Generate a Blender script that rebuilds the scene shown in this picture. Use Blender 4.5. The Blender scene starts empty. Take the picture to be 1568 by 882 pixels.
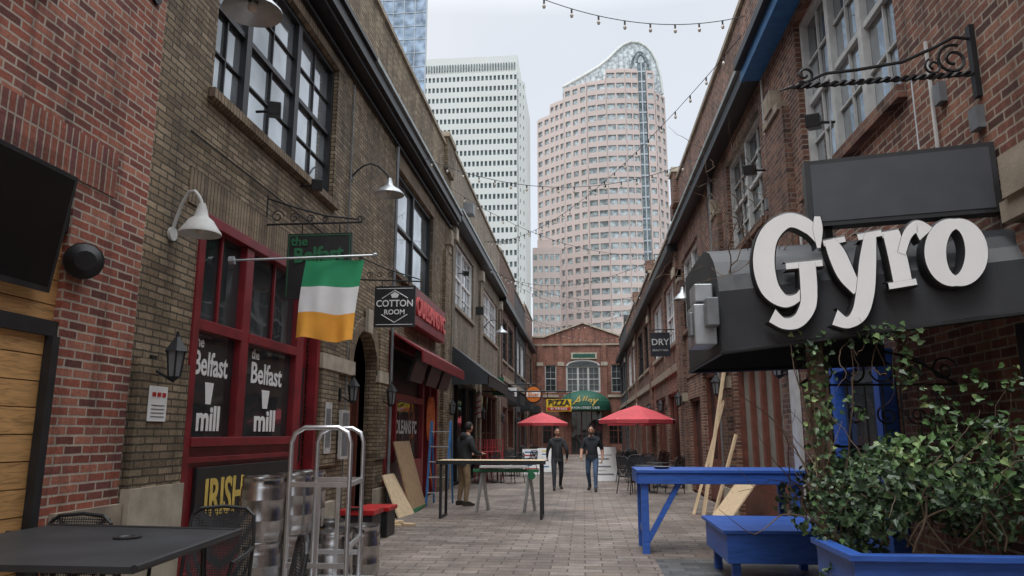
import bpy, bmesh, math, random
from mathutils import Vector, Matrix, Euler
random.seed(7)
S=bpy.context.scene
S.view_settings.view_transform='Standard'; S.view_settings.look='None'; S.view_settings.exposure=0
COL=S.collection
XL,XR,YE=-4.1,3.1,62.0
# ------------------------------------------------------------------ materials
def newmat(n):
    m=bpy.data.materials.new(n); m.use_nodes=True
    nt=m.node_tree; b=nt.nodes['Principled BSDF']; return m,nt,b
def N(nt,t,**k):
    n=nt.nodes.new(t)
    for a,v in k.items(): setattr(n,a,v)
    return n
def ramp(nt,stops,interp='LINEAR'):
    r=N(nt,'ShaderNodeValToRGB'); r.color_ramp.interpolation=interp
    e=r.color_ramp.elements
    while len(e)<len(stops): e.new(0.5)
    for i,(p,c) in enumerate(stops):
        e[i].position=p; e[i].color=(c[0],c[1],c[2],1)
    return r
def mix(nt,a,b,fac,mode='MIX'):
    m=N(nt,'ShaderNodeMix',data_type='RGBA',blend_type=mode)
    for s,v in ((0,fac),(6,a),(7,b)):
        if hasattr(v,'is_output'): nt.links.new(v,m.inputs[s])
        elif s==0: m.inputs[0].default_value=v
        else: m.inputs[s].default_value=(v[0],v[1],v[2],1)
    return m.outputs[2]
def pm(n,c,r=.6,metal=0,var=.25,scale=6,bump=.1,bscale=60,spec=.5,coat=0):
    m,nt,b=newmat(n)
    tc=N(nt,'ShaderNodeTexCoord')
    no=N(nt,'ShaderNodeTexNoise'); no.inputs['Scale'].default_value=scale; no.inputs['Detail'].default_value=6
    nt.links.new(tc.outputs['Object'],no.inputs['Vector'])
    r1=ramp(nt,[(.3,[x*(1-var) for x in c]),(.7,[min(1,x*(1+var)) for x in c])])
    nt.links.new(no.outputs[0],r1.inputs[0]); nt.links.new(r1.outputs[0],b.inputs['Base Color'])
    b.inputs['Roughness'].default_value=r; b.inputs['Metallic'].default_value=metal
    b.inputs['Specular IOR Level'].default_value=spec; b.inputs['Coat Weight'].default_value=coat
    if bump:
        n2=N(nt,'ShaderNodeTexNoise'); n2.inputs['Scale'].default_value=bscale; n2.inputs['Detail'].default_value=4
        nt.links.new(tc.outputs['Object'],n2.inputs['Vector'])
        bp=N(nt,'ShaderNodeBump'); bp.inputs['Strength'].default_value=bump; bp.inputs['Distance'].default_value=.01
        nt.links.new(n2.outputs[0],bp.inputs['Height']); nt.links.new(bp.outputs[0],b.inputs['Normal'])
    return m
def wallcoord(nt,swap=False,floor=False):
    g=N(nt,'ShaderNodeNewGeometry'); s=N(nt,'ShaderNodeSeparateXYZ'); nt.links.new(g.outputs['Position'],s.inputs[0])
    c=N(nt,'ShaderNodeCombineXYZ')
    if floor:
        nt.links.new(s.outputs[0],c.inputs[0]); nt.links.new(s.outputs[1],c.inputs[1]); return c.outputs[0]
    a=N(nt,'ShaderNodeMath',operation='ADD'); nt.links.new(s.outputs[0],a.inputs[0]); nt.links.new(s.outputs[1],a.inputs[1])
    i,j=(1,0) if swap else (0,1)
    nt.links.new(a.outputs[0],c.inputs[i]); nt.links.new(s.outputs[2],c.inputs[j])
    return c.outputs[0]
def brick(n,cols,mortar,bw=.215,bh=.075,ms=.009,swap=False,bump=.5,rough=.85,floor=False,stain=.35,offs=.5,gain=1.25):
    m,nt,b=newmat(n)
    cols=[tuple(x*gain for x in c) for c in cols]
    v=wallcoord(nt,swap,floor)
    nw=N(nt,'ShaderNodeTexNoise'); nw.inputs['Scale'].default_value=9; nt.links.new(v,nw.inputs['Vector'])
    vs=N(nt,'ShaderNodeVectorMath',operation='SCALE'); vs.inputs['Scale'].default_value=.012; nt.links.new(nw.outputs['Color'],vs.inputs[0])
    va=N(nt,'ShaderNodeVectorMath',operation='ADD'); nt.links.new(v,va.inputs[0]); nt.links.new(vs.outputs[0],va.inputs[1])
    br=N(nt,'ShaderNodeTexBrick'); br.offset=offs
    nt.links.new(va.outputs[0],br.inputs['Vector'])
    br.inputs['Color1'].default_value=(0,0,0,1); br.inputs['Color2'].default_value=(1,1,1,1); br.inputs['Mortar'].default_value=(.5,.5,.5,1)
    for k,x in (('Scale',1),('Mortar Size',ms),('Mortar Smooth',.25),('Bias',0),('Brick Width',bw),('Row Height',bh)): br.inputs[k].default_value=x
    k=len(cols); r1=ramp(nt,[((i+.0)/(k),c) for i,c in enumerate(cols)],'LINEAR')
    nt.links.new(br.outputs['Color'],r1.inputs[0])
    n1=N(nt,'ShaderNodeTexNoise'); n1.inputs['Scale'].default_value=35; n1.inputs['Detail'].default_value=8; nt.links.new(v,n1.inputs['Vector'])
    rr=ramp(nt,[(.3,(.62,.62,.62)),(.7,(1.25,1.25,1.25))]); nt.links.new(n1.outputs[0],rr.inputs[0])
    c1=mix(nt,r1.outputs[0],rr.outputs[0],.7,'MULTIPLY')
    c2=mix(nt,c1,mortar,br.outputs['Fac'])
    n3=N(nt,'ShaderNodeTexNoise'); n3.inputs['Scale'].default_value=.55; n3.inputs['Detail'].default_value=7; n3.inputs['Roughness'].default_value=.65
    mp=N(nt,'ShaderNodeMapping'); mp.inputs['Scale'].default_value=(1.8,.7,1) if not floor else (1,1,1)
    nt.links.new(v,mp.inputs[0]); nt.links.new(mp.outputs[0],n3.inputs['Vector'])
    r3=ramp(nt,[(.35,(1-stain,)*3),(.65,(1.12,1.1,1.08))]); nt.links.new(n3.outputs[0],r3.inputs[0])
    c3=mix(nt,c2,r3.outputs[0],1,'MULTIPLY')
    # rain streaks / traffic wear
    mp2=N(nt,'ShaderNodeMapping'); mp2.inputs['Scale'].default_value=(2.6,.22,1) if not floor else (.35,.18,1)
    nt.links.new(v,mp2.inputs[0]); n5=N(nt,'ShaderNodeTexNoise'); n5.inputs['Scale'].default_value=1.6 if not floor else 1.0; n5.inputs['Detail'].default_value=6; n5.inputs['Roughness'].default_value=.7; nt.links.new(mp2.outputs[0],n5.inputs['Vector'])
    r5=ramp(nt,[(.38,(.62,.61,.60)),(.52,(1,1,1)),(.72,(1.14,1.12,1.08))]); nt.links.new(n5.outputs[0],r5.inputs[0])
    c3=mix(nt,c3,r5.outputs[0],1,'MULTIPLY')
    nt.links.new(c3,b.inputs['Base Color']); b.inputs['Roughness'].default_value=rough
    h=N(nt,'ShaderNodeMath',operation='MULTIPLY_ADD'); h.inputs[1].default_value=-1.0; nt.links.new(br.outputs['Fac'],h.inputs[0])
    n4=N(nt,'ShaderNodeMath',operation='MULTIPLY'); n4.inputs[1].default_value=.7; nt.links.new(n1.outputs[0],n4.inputs[0]); nt.links.new(n4.outputs[0],h.inputs[2])
    bp=N(nt,'ShaderNodeBump'); bp.inputs['Strength'].default_value=bump; bp.inputs['Distance'].default_value=.012
    nt.links.new(h.outputs[0],bp.inputs['Height']); nt.links.new(bp.outputs[0],b.inputs['Normal'])
    return m
def woodmat(n,c,grain=(1,1,12),r=.6,dark=.6):
    m,nt,b=newmat(n)
    tc=N(nt,'ShaderNodeTexCoord'); mp=N(nt,'ShaderNodeMapping'); mp.inputs['Scale'].default_value=grain
    nt.links.new(tc.outputs['Object'],mp.inputs[0])
    no=N(nt,'ShaderNodeTexNoise'); no.inputs['Scale'].default_value=3; no.inputs['Detail'].default_value=8; no.inputs['Distortion'].default_value=1.2
    nt.links.new(mp.outputs[0],no.inputs['Vector'])
    r1=ramp(nt,[(.3,[x*dark for x in c]),(.5,c),(.7,[min(1,x*1.2) for x in c])]); nt.links.new(no.outputs[0],r1.inputs[0])
    nt.links.new(r1.outputs[0],b.inputs['Base Color']); b.inputs['Roughness'].default_value=r
    bp=N(nt,'ShaderNodeBump'); bp.inputs['Strength'].default_value=.15; bp.inputs['Distance'].default_value=.01
    nt.links.new(no.outputs[0],bp.inputs['Height']); nt.links.new(bp.outputs[0],b.inputs['Normal'])
    return m
def glassmat(n,c,r=.05,metal=.0,wav=.04,ws=1.2,ior=1.5,spec=.5):
    m,nt,b=newmat(n)
    g=N(nt,'ShaderNodeNewGeometry')
    no=N(nt,'ShaderNodeTexNoise'); no.inputs['Scale'].default_value=ws; no.inputs['Detail'].default_value=1
    nt.links.new(g.outputs['Position'],no.inputs['Vector'])
    bp=N(nt,'ShaderNodeBump'); bp.inputs['Strength'].default_value=wav*5; bp.inputs['Distance'].default_value=.05
    nt.links.new(no.outputs[0],bp.inputs['Height']); nt.links.new(bp.outputs[0],b.inputs['Normal'])
    n2=N(nt,'ShaderNodeTexNoise'); n2.inputs['Scale'].default_value=.8; n2.inputs['Detail'].default_value=3
    nt.links.new(g.outputs['Position'],n2.inputs['Vector'])
    r1=ramp(nt,[(.35,[x*.55 for x in c]),(.65,[min(1,x*1.4) for x in c])]); nt.links.new(n2.outputs[0],r1.inputs[0])
    nt.links.new(r1.outputs[0],b.inputs['Base Color'])
    b.inputs['Roughness'].default_value=r; b.inputs['Metallic'].default_value=metal; b.inputs['IOR'].default_value=ior
    b.inputs['Specular IOR Level'].default_value=spec
    return m
M={}
M['red']=brick('red_brick',[(.10,.035,.028),(.22,.06,.04),(.30,.09,.055),(.15,.05,.045),(.34,.13,.085)],(.46,.40,.33),bw=.22,bh=.076,ms=.010,stain=.25)
M['redS']=brick('red_soldier_brick',[(.12,.04,.03),(.24,.07,.045),(.30,.10,.06),(.17,.055,.05)],(.44,.38,.31),bw=.3,bh=.076,ms=.009,swap=True,offs=0)
M['tan']=brick('tan_brick',[(.13,.095,.06),(.20,.15,.095),(.25,.19,.12),(.17,.125,.08),(.29,.225,.15)],(.085,.07,.05),bw=.26,bh=.072,ms=.010,bump=.9,stain=.45,gain=1.32)
M['tanS']=brick('tan_soldier_brick',[(.14,.10,.07),(.21,.155,.10),(.24,.18,.12)],(.085,.07,.05),bw=.4,bh=.075,ms=.010,swap=True,offs=0)
M['grey']=brick('greige_brick',[(.20,.165,.125),(.27,.225,.17),(.31,.26,.20),(.24,.20,.15)],(.16,.135,.105),bw=.24,bh=.075,ms=.010,bump=.7)
M['dark']=brick('brown_brick',[(.06,.03,.022),(.12,.055,.038),(.16,.075,.05),(.09,.042,.034),(.20,.10,.065)],(.22,.185,.15),bw=.215,bh=.076,ms=.009)
M['rr']=brick('russet_brick',[(.07,.03,.024),(.15,.058,.04),(.20,.08,.052),(.10,.042,.034),(.25,.115,.075)],(.36,.31,.25),bw=.22,bh=.077,ms=.010,stain=.5)
M['char']=brick('charcoal_brick',[(.04,.04,.042),(.07,.07,.075),(.09,.09,.095)],(.05,.05,.052))
M['end']=brick('orange_red_brick',[(.15,.055,.038),(.24,.085,.055),(.30,.11,.07),(.2,.07,.05)],(.30,.24,.19))
M['stone']=pm('limestone',(.42,.37,.29),.85,var=.25,scale=4,bump=.3,bscale=40)
M['stoneD']=pm('weathered_limestone',(.30,.25,.19),.85,var=.3,scale=4,bump=.3,bscale=40)
M['black']=pm('black_paint',(.018,.018,.02),.45,var=.3,bump=.05)
M['iron']=pm('wrought_iron',(.02,.02,.022),.5,metal=.3,var=.3)
M['canvas']=pm('black_canvas',(.026,.029,.033),.5,var=.35,scale=2,bump=.15,bscale=120)
M['white']=pm('white_paint',(.86,.86,.85),.5,var=.05,scale=3)
M['whiteG']=pm('grey_white_paint',(.5,.5,.48),.55,var=.15)
M['offw']=pm('curtain_cloth',(.20,.18,.155),.9,var=.15)
M['redp']=pm('dark_red_paint',(.20,.016,.022),.4,var=.3,scale=3)
M['redb']=pm('bright_red_fabric',(.55,.07,.085),.75,var=.12,scale=2)
M['neon']=pm('red_sign_letters',(.65,.12,.12),.5,var=.1)
M['blue']=woodmat('blue_painted_wood',(.035,.11,.42),(1,8,8),.42,.75)
M['blueM']=pm('blue_painted_metal',(.03,.15,.36),.5,var=.2)
M['steel']=pm('brushed_steel',(.52,.51,.50),.27,metal=1,var=.15,scale=10,bump=.05)
M['alu']=pm('aluminium_tube',(.70,.71,.73),.38,metal=1,var=.1)
M['galv']=pm('galvanised_metal',(.42,.44,.45),.4,metal=.6,var=.15)
M['gmet']=pm('grey_metal',(.2,.21,.22),.5,metal=.3,var=.2)
M['gutter']=pm('patina_metal',(.30,.34,.33),.45,metal=.3,var=.25,scale=3)
M['plank']=woodmat('cedar_planks',(.56,.31,.12),(10,1.2,14),.55,.55)
M['ply']=woodmat('pine_board',(.66,.50,.32),(8,8,1),.7,.75)
M['plyb']=woodmat('plywood_brown',(.34,.22,.12),(6,6,1),.7,.7)
M['brownp']=pm('red_brown_wood',(.15,.05,.033),.5,var=.25)
M['glass']=glassmat('window_glass',(.05,.058,.062),.03)
M['glassb']=glassmat('sky_reflecting_glass',(.40,.43,.45),.05,metal=.7,wav=.05,ws=.9)
M['glassd']=glassmat('shopfront_glass',(.03,.034,.036),.04)
M['tvs']=pm('tv_screen',(.006,.006,.007),.22,var=.2,bump=0)
M['led']=pm('led_panel',(.06,.065,.075),.6,var=.1,bump=0)
M['green']=pm('flag_green',(.03,.32,.14),.8,var=.08)
M['flagw']=pm('flag_white',(.80,.80,.80),.8,var=.05)
M['orange']=pm('flag_orange',(.85,.38,.05),.8,var=.08)
M['sgreen']=pm('sign_green_letters',(.02,.14,.06),.5,var=.1)
M['dgreen']=pm('dark_green_canvas',(.012,.085,.055),.65,var=.2)
M['gold']=pm('gold_lettering',(.70,.50,.12),.45,var=.15)
M['yellow']=pm('yellow_sign',(.8,.55,.03),.5,var=.1)
M['or2']=pm('orange_sign',(.75,.2,.02),.5,var=.1)
M['rope']=pm('orange_hose',(.6,.16,.05),.6)
M['bulb']=pm('clear_bulb',(.55,.50,.42),.1,var=.03,bump=0)
M['bark']=pm('vine_bark',(.13,.09,.06),.9,var=.3)
M['skin']=pm('skin',(.45,.24,.16),.6,var=.1,bump=0)
M['hair']=pm('black_hair',(.012,.01,.009),.7)
M['lips']=pm('lips',(.22,.07,.06),.6,bump=0)
M['navy']=pm('dark_shirt',(.018,.02,.028),.85)
M['coat']=pm('dark_jacket',(.022,.024,.027),.8)
M['jeans']=pm('blue_jeans',(.06,.10,.17),.85,var=.3)
M['slack']=pm('dark_trousers',(.028,.03,.038),.85)
M['khaki']=pm('khaki_trousers',(.22,.155,.09),.85)
M['shoe']=pm('dark_shoes',(.03,.022,.018),.6)
M['crate']=pm('red_plastic',(.45,.02,.02),.4)
def leafm(n,c,c2):
    m,nt,b=newmat(n)
    g=N(nt,'ShaderNodeNewGeometry')
    r1=ramp(nt,[(0,[x*.55 for x in c]),(.6,c),(1,c2)]); nt.links.new(g.outputs['Random Per Island'],r1.inputs[0])
    nt.links.new(r1.outputs[0],b.inputs['Base Color']); b.inputs['Roughness'].default_value=.38
    return m
M['leaf']=leafm('ivy_leaf',(.040,.078,.036),(.11,.17,.07))
M['leaf2']=leafm('young_leaf',(.11,.21,.07),(.32,.40,.17))
def perfm(n,c,sc):
    m,nt,b=newmat(n)
    tc=N(nt,'ShaderNodeTexCoord'); vo=N(nt,'ShaderNodeTexVoronoi'); vo.inputs['Scale'].default_value=sc; vo.inputs['Randomness'].default_value=0
    nt.links.new(tc.outputs['Object'],vo.inputs['Vector'])
    r=ramp(nt,[(.38,(0,0,0)),(.42,(1,1,1))]); nt.links.new(vo.outputs['Distance'],r.inputs[0])
    b.inputs['Base Color'].default_value=(*c,1); b.inputs['Roughness'].default_value=.5
    nt.links.new(r.outputs[0],b.inputs['Alpha']); return m
M['perf']=perfm('expanded_metal_mesh',(.03,.032,.036),55)
# ------------------------------------------------------------------ builder
class B:
    def __init__(s,name,parent=None): s.n=name;s.v=[];s.f=[];s.m=[];s.mats=[];s.par=parent
    def mi(s,k):
        mt=M[k] if isinstance(k,str) else k
        if mt not in s.mats: s.mats.append(mt)
        return s.mats.index(mt)
    def poly(s,p,k):
        i=len(s.v); s.v+= [tuple(q) for q in p]; s.f.append(tuple(range(i,i+len(p)))); s.m.append(s.mi(k))
    def hexa(s,c,k):
        i=len(s.v); s.v+=[tuple(q) for q in c]
        for f in ((0,3,2,1),(4,5,6,7),(0,1,5,4),(1,2,6,5),(2,3,7,6),(3,0,4,7)):
            s.f.append(tuple(i+j for j in f)); s.m.append(s.mi(k))
    def box(s,x0,x1,y0,y1,z0,z1,k):
        s.hexa([(x0,y0,z0),(x1,y0,z0),(x1,y1,z0),(x0,y1,z0),(x0,y0,z1),(x1,y0,z1),(x1,y1,z1),(x0,y1,z1)],k)
    def wb(s,W,u0,u1,d0,d1,z0,z1,k):
        s.hexa([W(u0,d0,z0),W(u1,d0,z0),W(u1,d1,z0),W(u0,d1,z0),W(u0,d0,z1),W(u1,d0,z1),W(u1,d1,z1),W(u0,d1,z1)],k)
    def wq(s,W,u0,u1,z0,z1,d,k): s.poly([W(u0,d,z0),W(u1,d,z0),W(u1,d,z1),W(u0,d,z1)],k)
    def beam(s,a,b,w,h,k,up=(0,0,1)):
        a=Vector(a);b=Vector(b);t=(b-a).normalized();u=Vector(up)
        if abs(t.dot(u))>.98: u=Vector((0,1,0))
        r=t.cross(u).normalized()*w/2; q=r.cross(t).normalized()*h/2
        s.hexa([a-r-q,a+r-q,a+r+q,a-r+q,b-r-q,b+r-q,b+r+q,b-r+q],k)
    def tube(s,pts,r,k,n=8,closed=False,caps=True):
        P=[Vector(p) for p in pts]; R=r if isinstance(r,(list,tuple)) else [r]*len(P)
        i0=len(s.v); mi=s.mi(k); up=None; L=len(P)
        for i,p in enumerate(P):
            a=P[(i-1)%L] if (closed or i>0) else p; c=P[(i+1)%L] if (closed or i<L-1) else p
            t=(c-a).normalized()
            if up is None:
                up=Vector((0,0,1)) if abs(t.z)<.9 else Vector((1,0,0))
            x=(up-t*up.dot(t)).normalized(); y=t.cross(x); up=x
            for j in range(n):
                an=2*math.pi*j/n; s.v.append(tuple(p+(x*math.cos(an)+y*math.sin(an))*R[i]))
        for i in range(L if closed else L-1):
            for j in range(n):
                a=i0+i*n; b=i0+((i+1)%L)*n
                s.f.append((a+j,a+(j+1)%n,b+(j+1)%n,b+j)); s.m.append(mi)
        if caps and not closed:
            s.f.append(tuple(i0+j for j in range(n))); s.m.append(mi)
            s.f.append(tuple(i0+(L-1)*n+j for j in range(n))[::-1]); s.m.append(mi)
    def lathe(s,c,prof,k,n=16,ph=0):
        i0=len(s.v); mi=s.mi(k)
        for r,z in prof:
            for j in range(n):
                a=2*math.pi*j/n+ph; s.v.append((c[0]+r*math.cos(a),c[1]+r*math.sin(a),c[2]+z))
        for i in range(len(prof)-1):
            for j in range(n):
                a=i0+i*n;b=a+n; s.f.append((a+j,a+(j+1)%n,b+(j+1)%n,b+j)); s.m.append(mi)
    def sph(s,c,r,k,n=10):
        rx,ry,rz=r if isinstance(r,tuple) else (r,r,r)
        i0=len(s.v);mi=s.mi(k);h=n//2
        for i in range(h+1):
            t=math.pi*i/h
            for j in range(n):
                a=2*math.pi*j/n; s.v.append((c[0]+rx*math.sin(t)*math.cos(a)*1.0,c[1]+ry*math.sin(t)*math.sin(a),c[2]+rz*math.cos(t)))
        for i in range(h):
            for j in range(n):
                a=i0+i*n;b=a+n; s.f.append((a+j,b+j,b+(j+1)%n,a+(j+1)%n)); s.m.append(mi)
    def done(s,loc=None,rz=0,smooth=False,bevel=0,parent=None,recalc=True):
        me=bpy.data.meshes.new(s.n); me.from_pydata(s.v,[],s.f)
        for m in s.mats: me.materials.append(m)
        me.polygons.foreach_set('material_index',s.m)
        if recalc:
            bm=bmesh.new(); bm.from_mesh(me)
            bmesh.ops.recalc_face_normals(bm,faces=bm.faces); bm.to_mesh(me); bm.free()
        if smooth:
            me.polygons.foreach_set('use_smooth',[True]*len(me.polygons))
        me.update()
        o=bpy.data.objects.new(s.n,me); COL.objects.link(o)
        if smooth:
            try: me.set_sharp_from_angle(angle=math.radians(40))
            except Exception: pass
        if loc is not None: o.location=loc
        o.rotation_euler[2]=rz
        if bevel:
            bv=o.modifiers.new('bevel','BEVEL'); bv.width=bevel; bv.segments=2; bv.limit_method='ANGLE'
        p=parent or s.par
        if p: o.parent=p
        return o
def copyobj(o,loc,rz=0,name=None):
    c=bpy.data.objects.new(name or o.name.split('.')[0],o.data); COL.objects.link(c); c.location=loc; c.rotation_euler[2]=rz
    return c
SIDE={'L':(math.pi/2,0,math.pi/2),'R':(math.pi/2,0,-math.pi/2),'F':(math.pi/2,0,0)}
def text(par,name,body,loc,size,side,mat,ext=.004,bold=0,tilt=0,shear=0,sx=1,align='CENTER'):
    cu=bpy.data.curves.new(name,'FONT'); cu.body=body; cu.size=size; cu.extrude=ext; cu.offset=bold*size; cu.align_x=align; cu.align_y='CENTER'; cu.shear=shear; cu.resolution_u=3
    o=bpy.data.objects.new(name,cu); COL.objects.link(o); bpy.context.view_layer.update()
    me=bpy.data.meshes.new_from_object(o.evaluated_get(bpy.context.evaluated_depsgraph_get()))
    bpy.data.objects.remove(o)
    q=bpy.data.objects.new(name,me); COL.objects.link(q); me.materials.clear(); me.materials.append(M[mat])
    mt=Matrix.Translation(loc)@Euler(SIDE[side]).to_matrix().to_4x4()@Matrix.Rotation(tilt,4,'Z')@Matrix.Diagonal((sx,1,1,1))
    if par is not None:
        q.parent=par; q.matrix_parent_inverse=(Matrix.Translation(par.location)@Matrix.Rotation(par.rotation_euler[2],4,'Z')).inverted()
    q.matrix_basis=mt
    return q
def WL(u,d,z): return (XL+d,u,z)
def WR(u,d,z): return (XR-d,u,z)
def WE(u,d,z): return (u,YE-d,z)
def wall(b,W,u0,u1,z0,z1,ops,k,rev=.22,rk=None):
    us=sorted({u0,u1}|{x for o in ops for x in o[:2]}); zs=sorted({z0,z1}|{x for o in ops for x in o[2:4]})
    for i in range(len(us)-1):
        for j in range(len(zs)-1):
            cu=(us[i]+us[i+1])/2; cz=(zs[j]+zs[j+1])/2
            if any(o[0]<cu<o[1] and o[2]<cz<o[3] for o in ops): continue
            b.wq(W,us[i],us[i+1],zs[j],zs[j+1],0,k)
    for (a,c,e,f) in [o[:4] for o in ops]:
        r=rk or k
        b.poly([W(a,0,e),W(a,-rev,e),W(a,-rev,f),W(a,0,f)],r); b.poly([W(c,0,e),W(c,-rev,e),W(c,-rev,f),W(c,0,f)],r)
        b.poly([W(a,0,f),W(c,0,f),W(c,-rev,f),W(a,-rev,f)],r); b.poly([W(a,0,e),W(c,0,e),W(c,-rev,e),W(a,-rev,e)],r)
def window(b,W,u0,u1,z0,z1,fm='white',gm='glass',cols=1,sash=2,mu=2,mz=2,d=-.14,fw=.07,post=.1,splits=None):
    b.wq(W,u0,u1,z0,z1,d-.03,gm)
    b.wb(W,u0,u0+fw,d-.028,d+.06,z0,z1,fm); b.wb(W,u1-fw,u1,d-.028,d+.06,z0,z1,fm)
    b.wb(W,u0+fw,u1-fw,d-.028,d+.058,z1-fw,z1,fm); b.wb(W,u0+fw,u1-fw,d-.028,d+.058,z0,z0+fw,fm)
    iu0,iu1=u0+fw,u1-fw; sp=splits or [iu0+(iu1-iu0)*i/cols for i in range(1,cols)]
    ed=[iu0]+sp+[iu1]
    for x in sp: b.wb(W,x-post/2,x+post/2,d-.028,d+.056,z0+fw,z1-fw,fm)
    for i in range(len(ed)-1):
        a=ed[i]+(post/2 if i else 0); c=ed[i+1]-(post/2 if i<len(ed)-2 else 0)
        zz=[z0+fw+(z1-z0-2*fw)*j/sash for j in range(sash+1)]
        for j in range(1,sash): b.wb(W,a,c,d-.027,d+.03,zz[j]-.035,zz[j]+.035,fm)
        for j in range(sash):
            for q in range(1,mu):
                x=a+(c-a)*q/mu; b.wb(W,x-.012,x+.012,d-.026,d+.008,zz[j]+(.035 if j else 0),zz[j+1]-.035,fm)
            for q in range(1,mz):
                y=zz[j]+(zz[j+1]-zz[j])*q/mz; b.wb(W,a,c,d-.026,d+.005,y-.012,y+.012,fm)
def shell(b,W,u0,u1,h,k,depth=9,cop='stoneD',copo=.06):
    b.wb(W,u0+.004,u1-.004,-.5,-depth,0,h-.5,'black')
    for u in (u0+.002,u1-.002): b.poly([W(u,0,0),W(u,-depth,0),W(u,-depth,h),W(u,0,h)],k)
    b.poly([W(u0,-.45,h-.7),W(u1,-.45,h-.7),W(u1,-.45,h),W(u0,-.45,h)],k)
    b.wb(W,u0,u1-.004,-.5,copo,h+.001,h+.11,cop)
def arch(b,W,uc,r,zs,ztop,k,ring='redS',n=14):
    P=[(uc+r*math.cos(math.pi*i/n),zs+r*math.sin(math.pi*i/n)) for i in range(n+1)]
    for i in range(n):
        a,c=P[i],P[i+1]
        b.poly([W(a[0],.001,a[1]),W(a[0],.001,ztop+.002),W(c[0],.001,ztop+.002),W(c[0],.001,c[1])],k)
        b.poly([W(a[0],.001,a[1]),W(c[0],.001,c[1]),W(c[0],-.22,c[1]),W(a[0],-.22,a[1])],k)
        o=1.0+.24/r
        q=lambda p,s:(uc+(p[0]-uc)*s,zs+(p[1]-zs)*s)
        A,C=q(a,1.0),q(c,1.0);A2,C2=q(a,o),q(c,o)
        b.hexa([W(A[0],.0,A[1]),W(C[0],.0,C[1]),W(C2[0],.0,C2[1]),W(A2[0],.0,A2[1]),W(A[0],.03,A[1]),W(C[0],.03,C[1]),W(C2[0],.03,C2[1]),W(A2[0],.03,A2[1])],ring)
def slab(b,p,u,v,n,k):
    p=Vector(p);u=Vector(u);v=Vector(v);n=Vector(n)
    b.hexa([p,p+u,p+u+n,p+n,p+v,p+u+v,p+u+v+n,p+v+n],k)
# ------------------------------------------------------------------ ground
g=B('ground'); g.poly([(-1500,-300,0),(1500,-300,0),(1500,2500,0),(-1500,2500,0)],pm('distant_ground',(.12,.12,.115),.9)); g.done()
M['pave']=brick('concrete_pavers',[(.20,.162,.14),(.27,.225,.197),(.32,.275,.243),(.23,.185,.157)],(.09,.075,.065),bw=.42,bh=.21,ms=.010,bump=.6,rough=.62,floor=True,stain=.5,gain=1.05)
M['slate']=brick('slate_pavers',[(.09,.10,.105),(.13,.14,.145),(.16,.17,.17)],(.07,.07,.07),bw=.4,bh=.2,ms=.008,bump=.3,rough=.45,floor=True,gain=1)
g=B('alley_pavement'); g.poly([(XL,-12,.004),(XR,-12,.004),(XR,YE,.004),(XL,YE,.004)],'pave')
g.poly([(.9,7.2,.008),(3.1,7.2,.008),(3.1,10.3,.008),(.9,10.3,.008)],'slate'); g.done()
# ------------------------------------------------------------------ LEFT 1: near red brick building
b=B('brick_building')
wall(b,WL,-12,6.4,0,10.1,[(1.5,5.42,0,3.65),(1.8,4.75,5.05,7.5)],'red',rev=.3)
shell(b,WL,-12,6.4,10.1,'red')
b.wb(WL,1.3,5.9,0.0,.012,3.652,4.05,'redS')
b.wb(WL,5.55,6.4,0.0,.05,0.0,1.0,'stoneD')
for i in range(18):
    z=.0+i*.2; b.wb(WL,1.5,5.42,-.12,-.06+.004*(i%3),z+.004,z+.196,'plank')
b.wb(WL,1.5,5.419,-.05,-.01,2.35,2.47,'black'); b.wb(WL,5.34,5.419,-.05,.02,0,2.35,'black'); b.wb(WL,1.5,5.419,-.05,-.02,3.2,3.648,'black')
b.wb(WL,1.7,4.85,0,.06,4.95,5.05,'redS')
window(b,WL,1.8,4.75,5.05,7.5,'black','glassb',cols=3)
b.wb(WL,-12,6.38,0,.3,8.2,8.42,'black')
bl1=b.done()
b=B('wall_television')
slab(b,(-4.05,3.6,2.66),(0,1.6,0),(.13,0,.92),(-.05,0,.01),'black')
slab(b,(-4.045,3.63,2.70),(0,1.54,0),(.12,0,.85),(.002,0,0),'tvs')
b.done(bevel=.006)
b=B('wall_speaker'); b.tube([(-4.1,5.6,3.0),(-3.98,5.45,2.97)],[.15,.15],'black',14); b.tube([(-3.97,5.44,2.968),(-3.93,5.4,2.96)],[.14,.08],'iron',14); b.beam((-4.2,5.55,3.05),(-4.1,5.7,3.1),.05,.05,'iron'); b.done(smooth=True)
# ------------------------------------------------------------------ LEFT 2: pub building (tan)
H2=10.35
b=B('pub_building')
ops=[(7.38,11.2,0,4.0),(7.4,11.52,5.4,7.8),(12.9,14.5,0,3.56),(15.25,20.9,0,3.75),(15.65,19.8,5.15,7.6)]
wall(b,WL,6.4,22.4,0,H2,ops,'tan')
shell(b,WL,6.4,22.4,H2,'tan')
b.wb(WL,7.1,11.5,0,.015,4.0,4.4,'tanS'); b.wb(WL,7.2,11.8,0,.012,7.8,8.1,'tanS')
b.wb(WL,15.4,20.0,0,.012,7.6,7.95,'tanS')
b.wb(WL,7.3,11.6,-.1,.09,5.29,5.4,'tanS'); b.wb(WL,15.5,19.95,-.1,.09,5.04,5.15,'tanS')
window(b,WL,7.4,11.52,5.4,7.8,'black','glassb',cols=3,splits=[8.38,9.98],mu=2,mz=2,fw=.08,post=.14)
window(b,WL,15.65,19.8,5.15,7.6,'black','glassb',cols=2,mu=1,mz=1,fw=.09)
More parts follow.
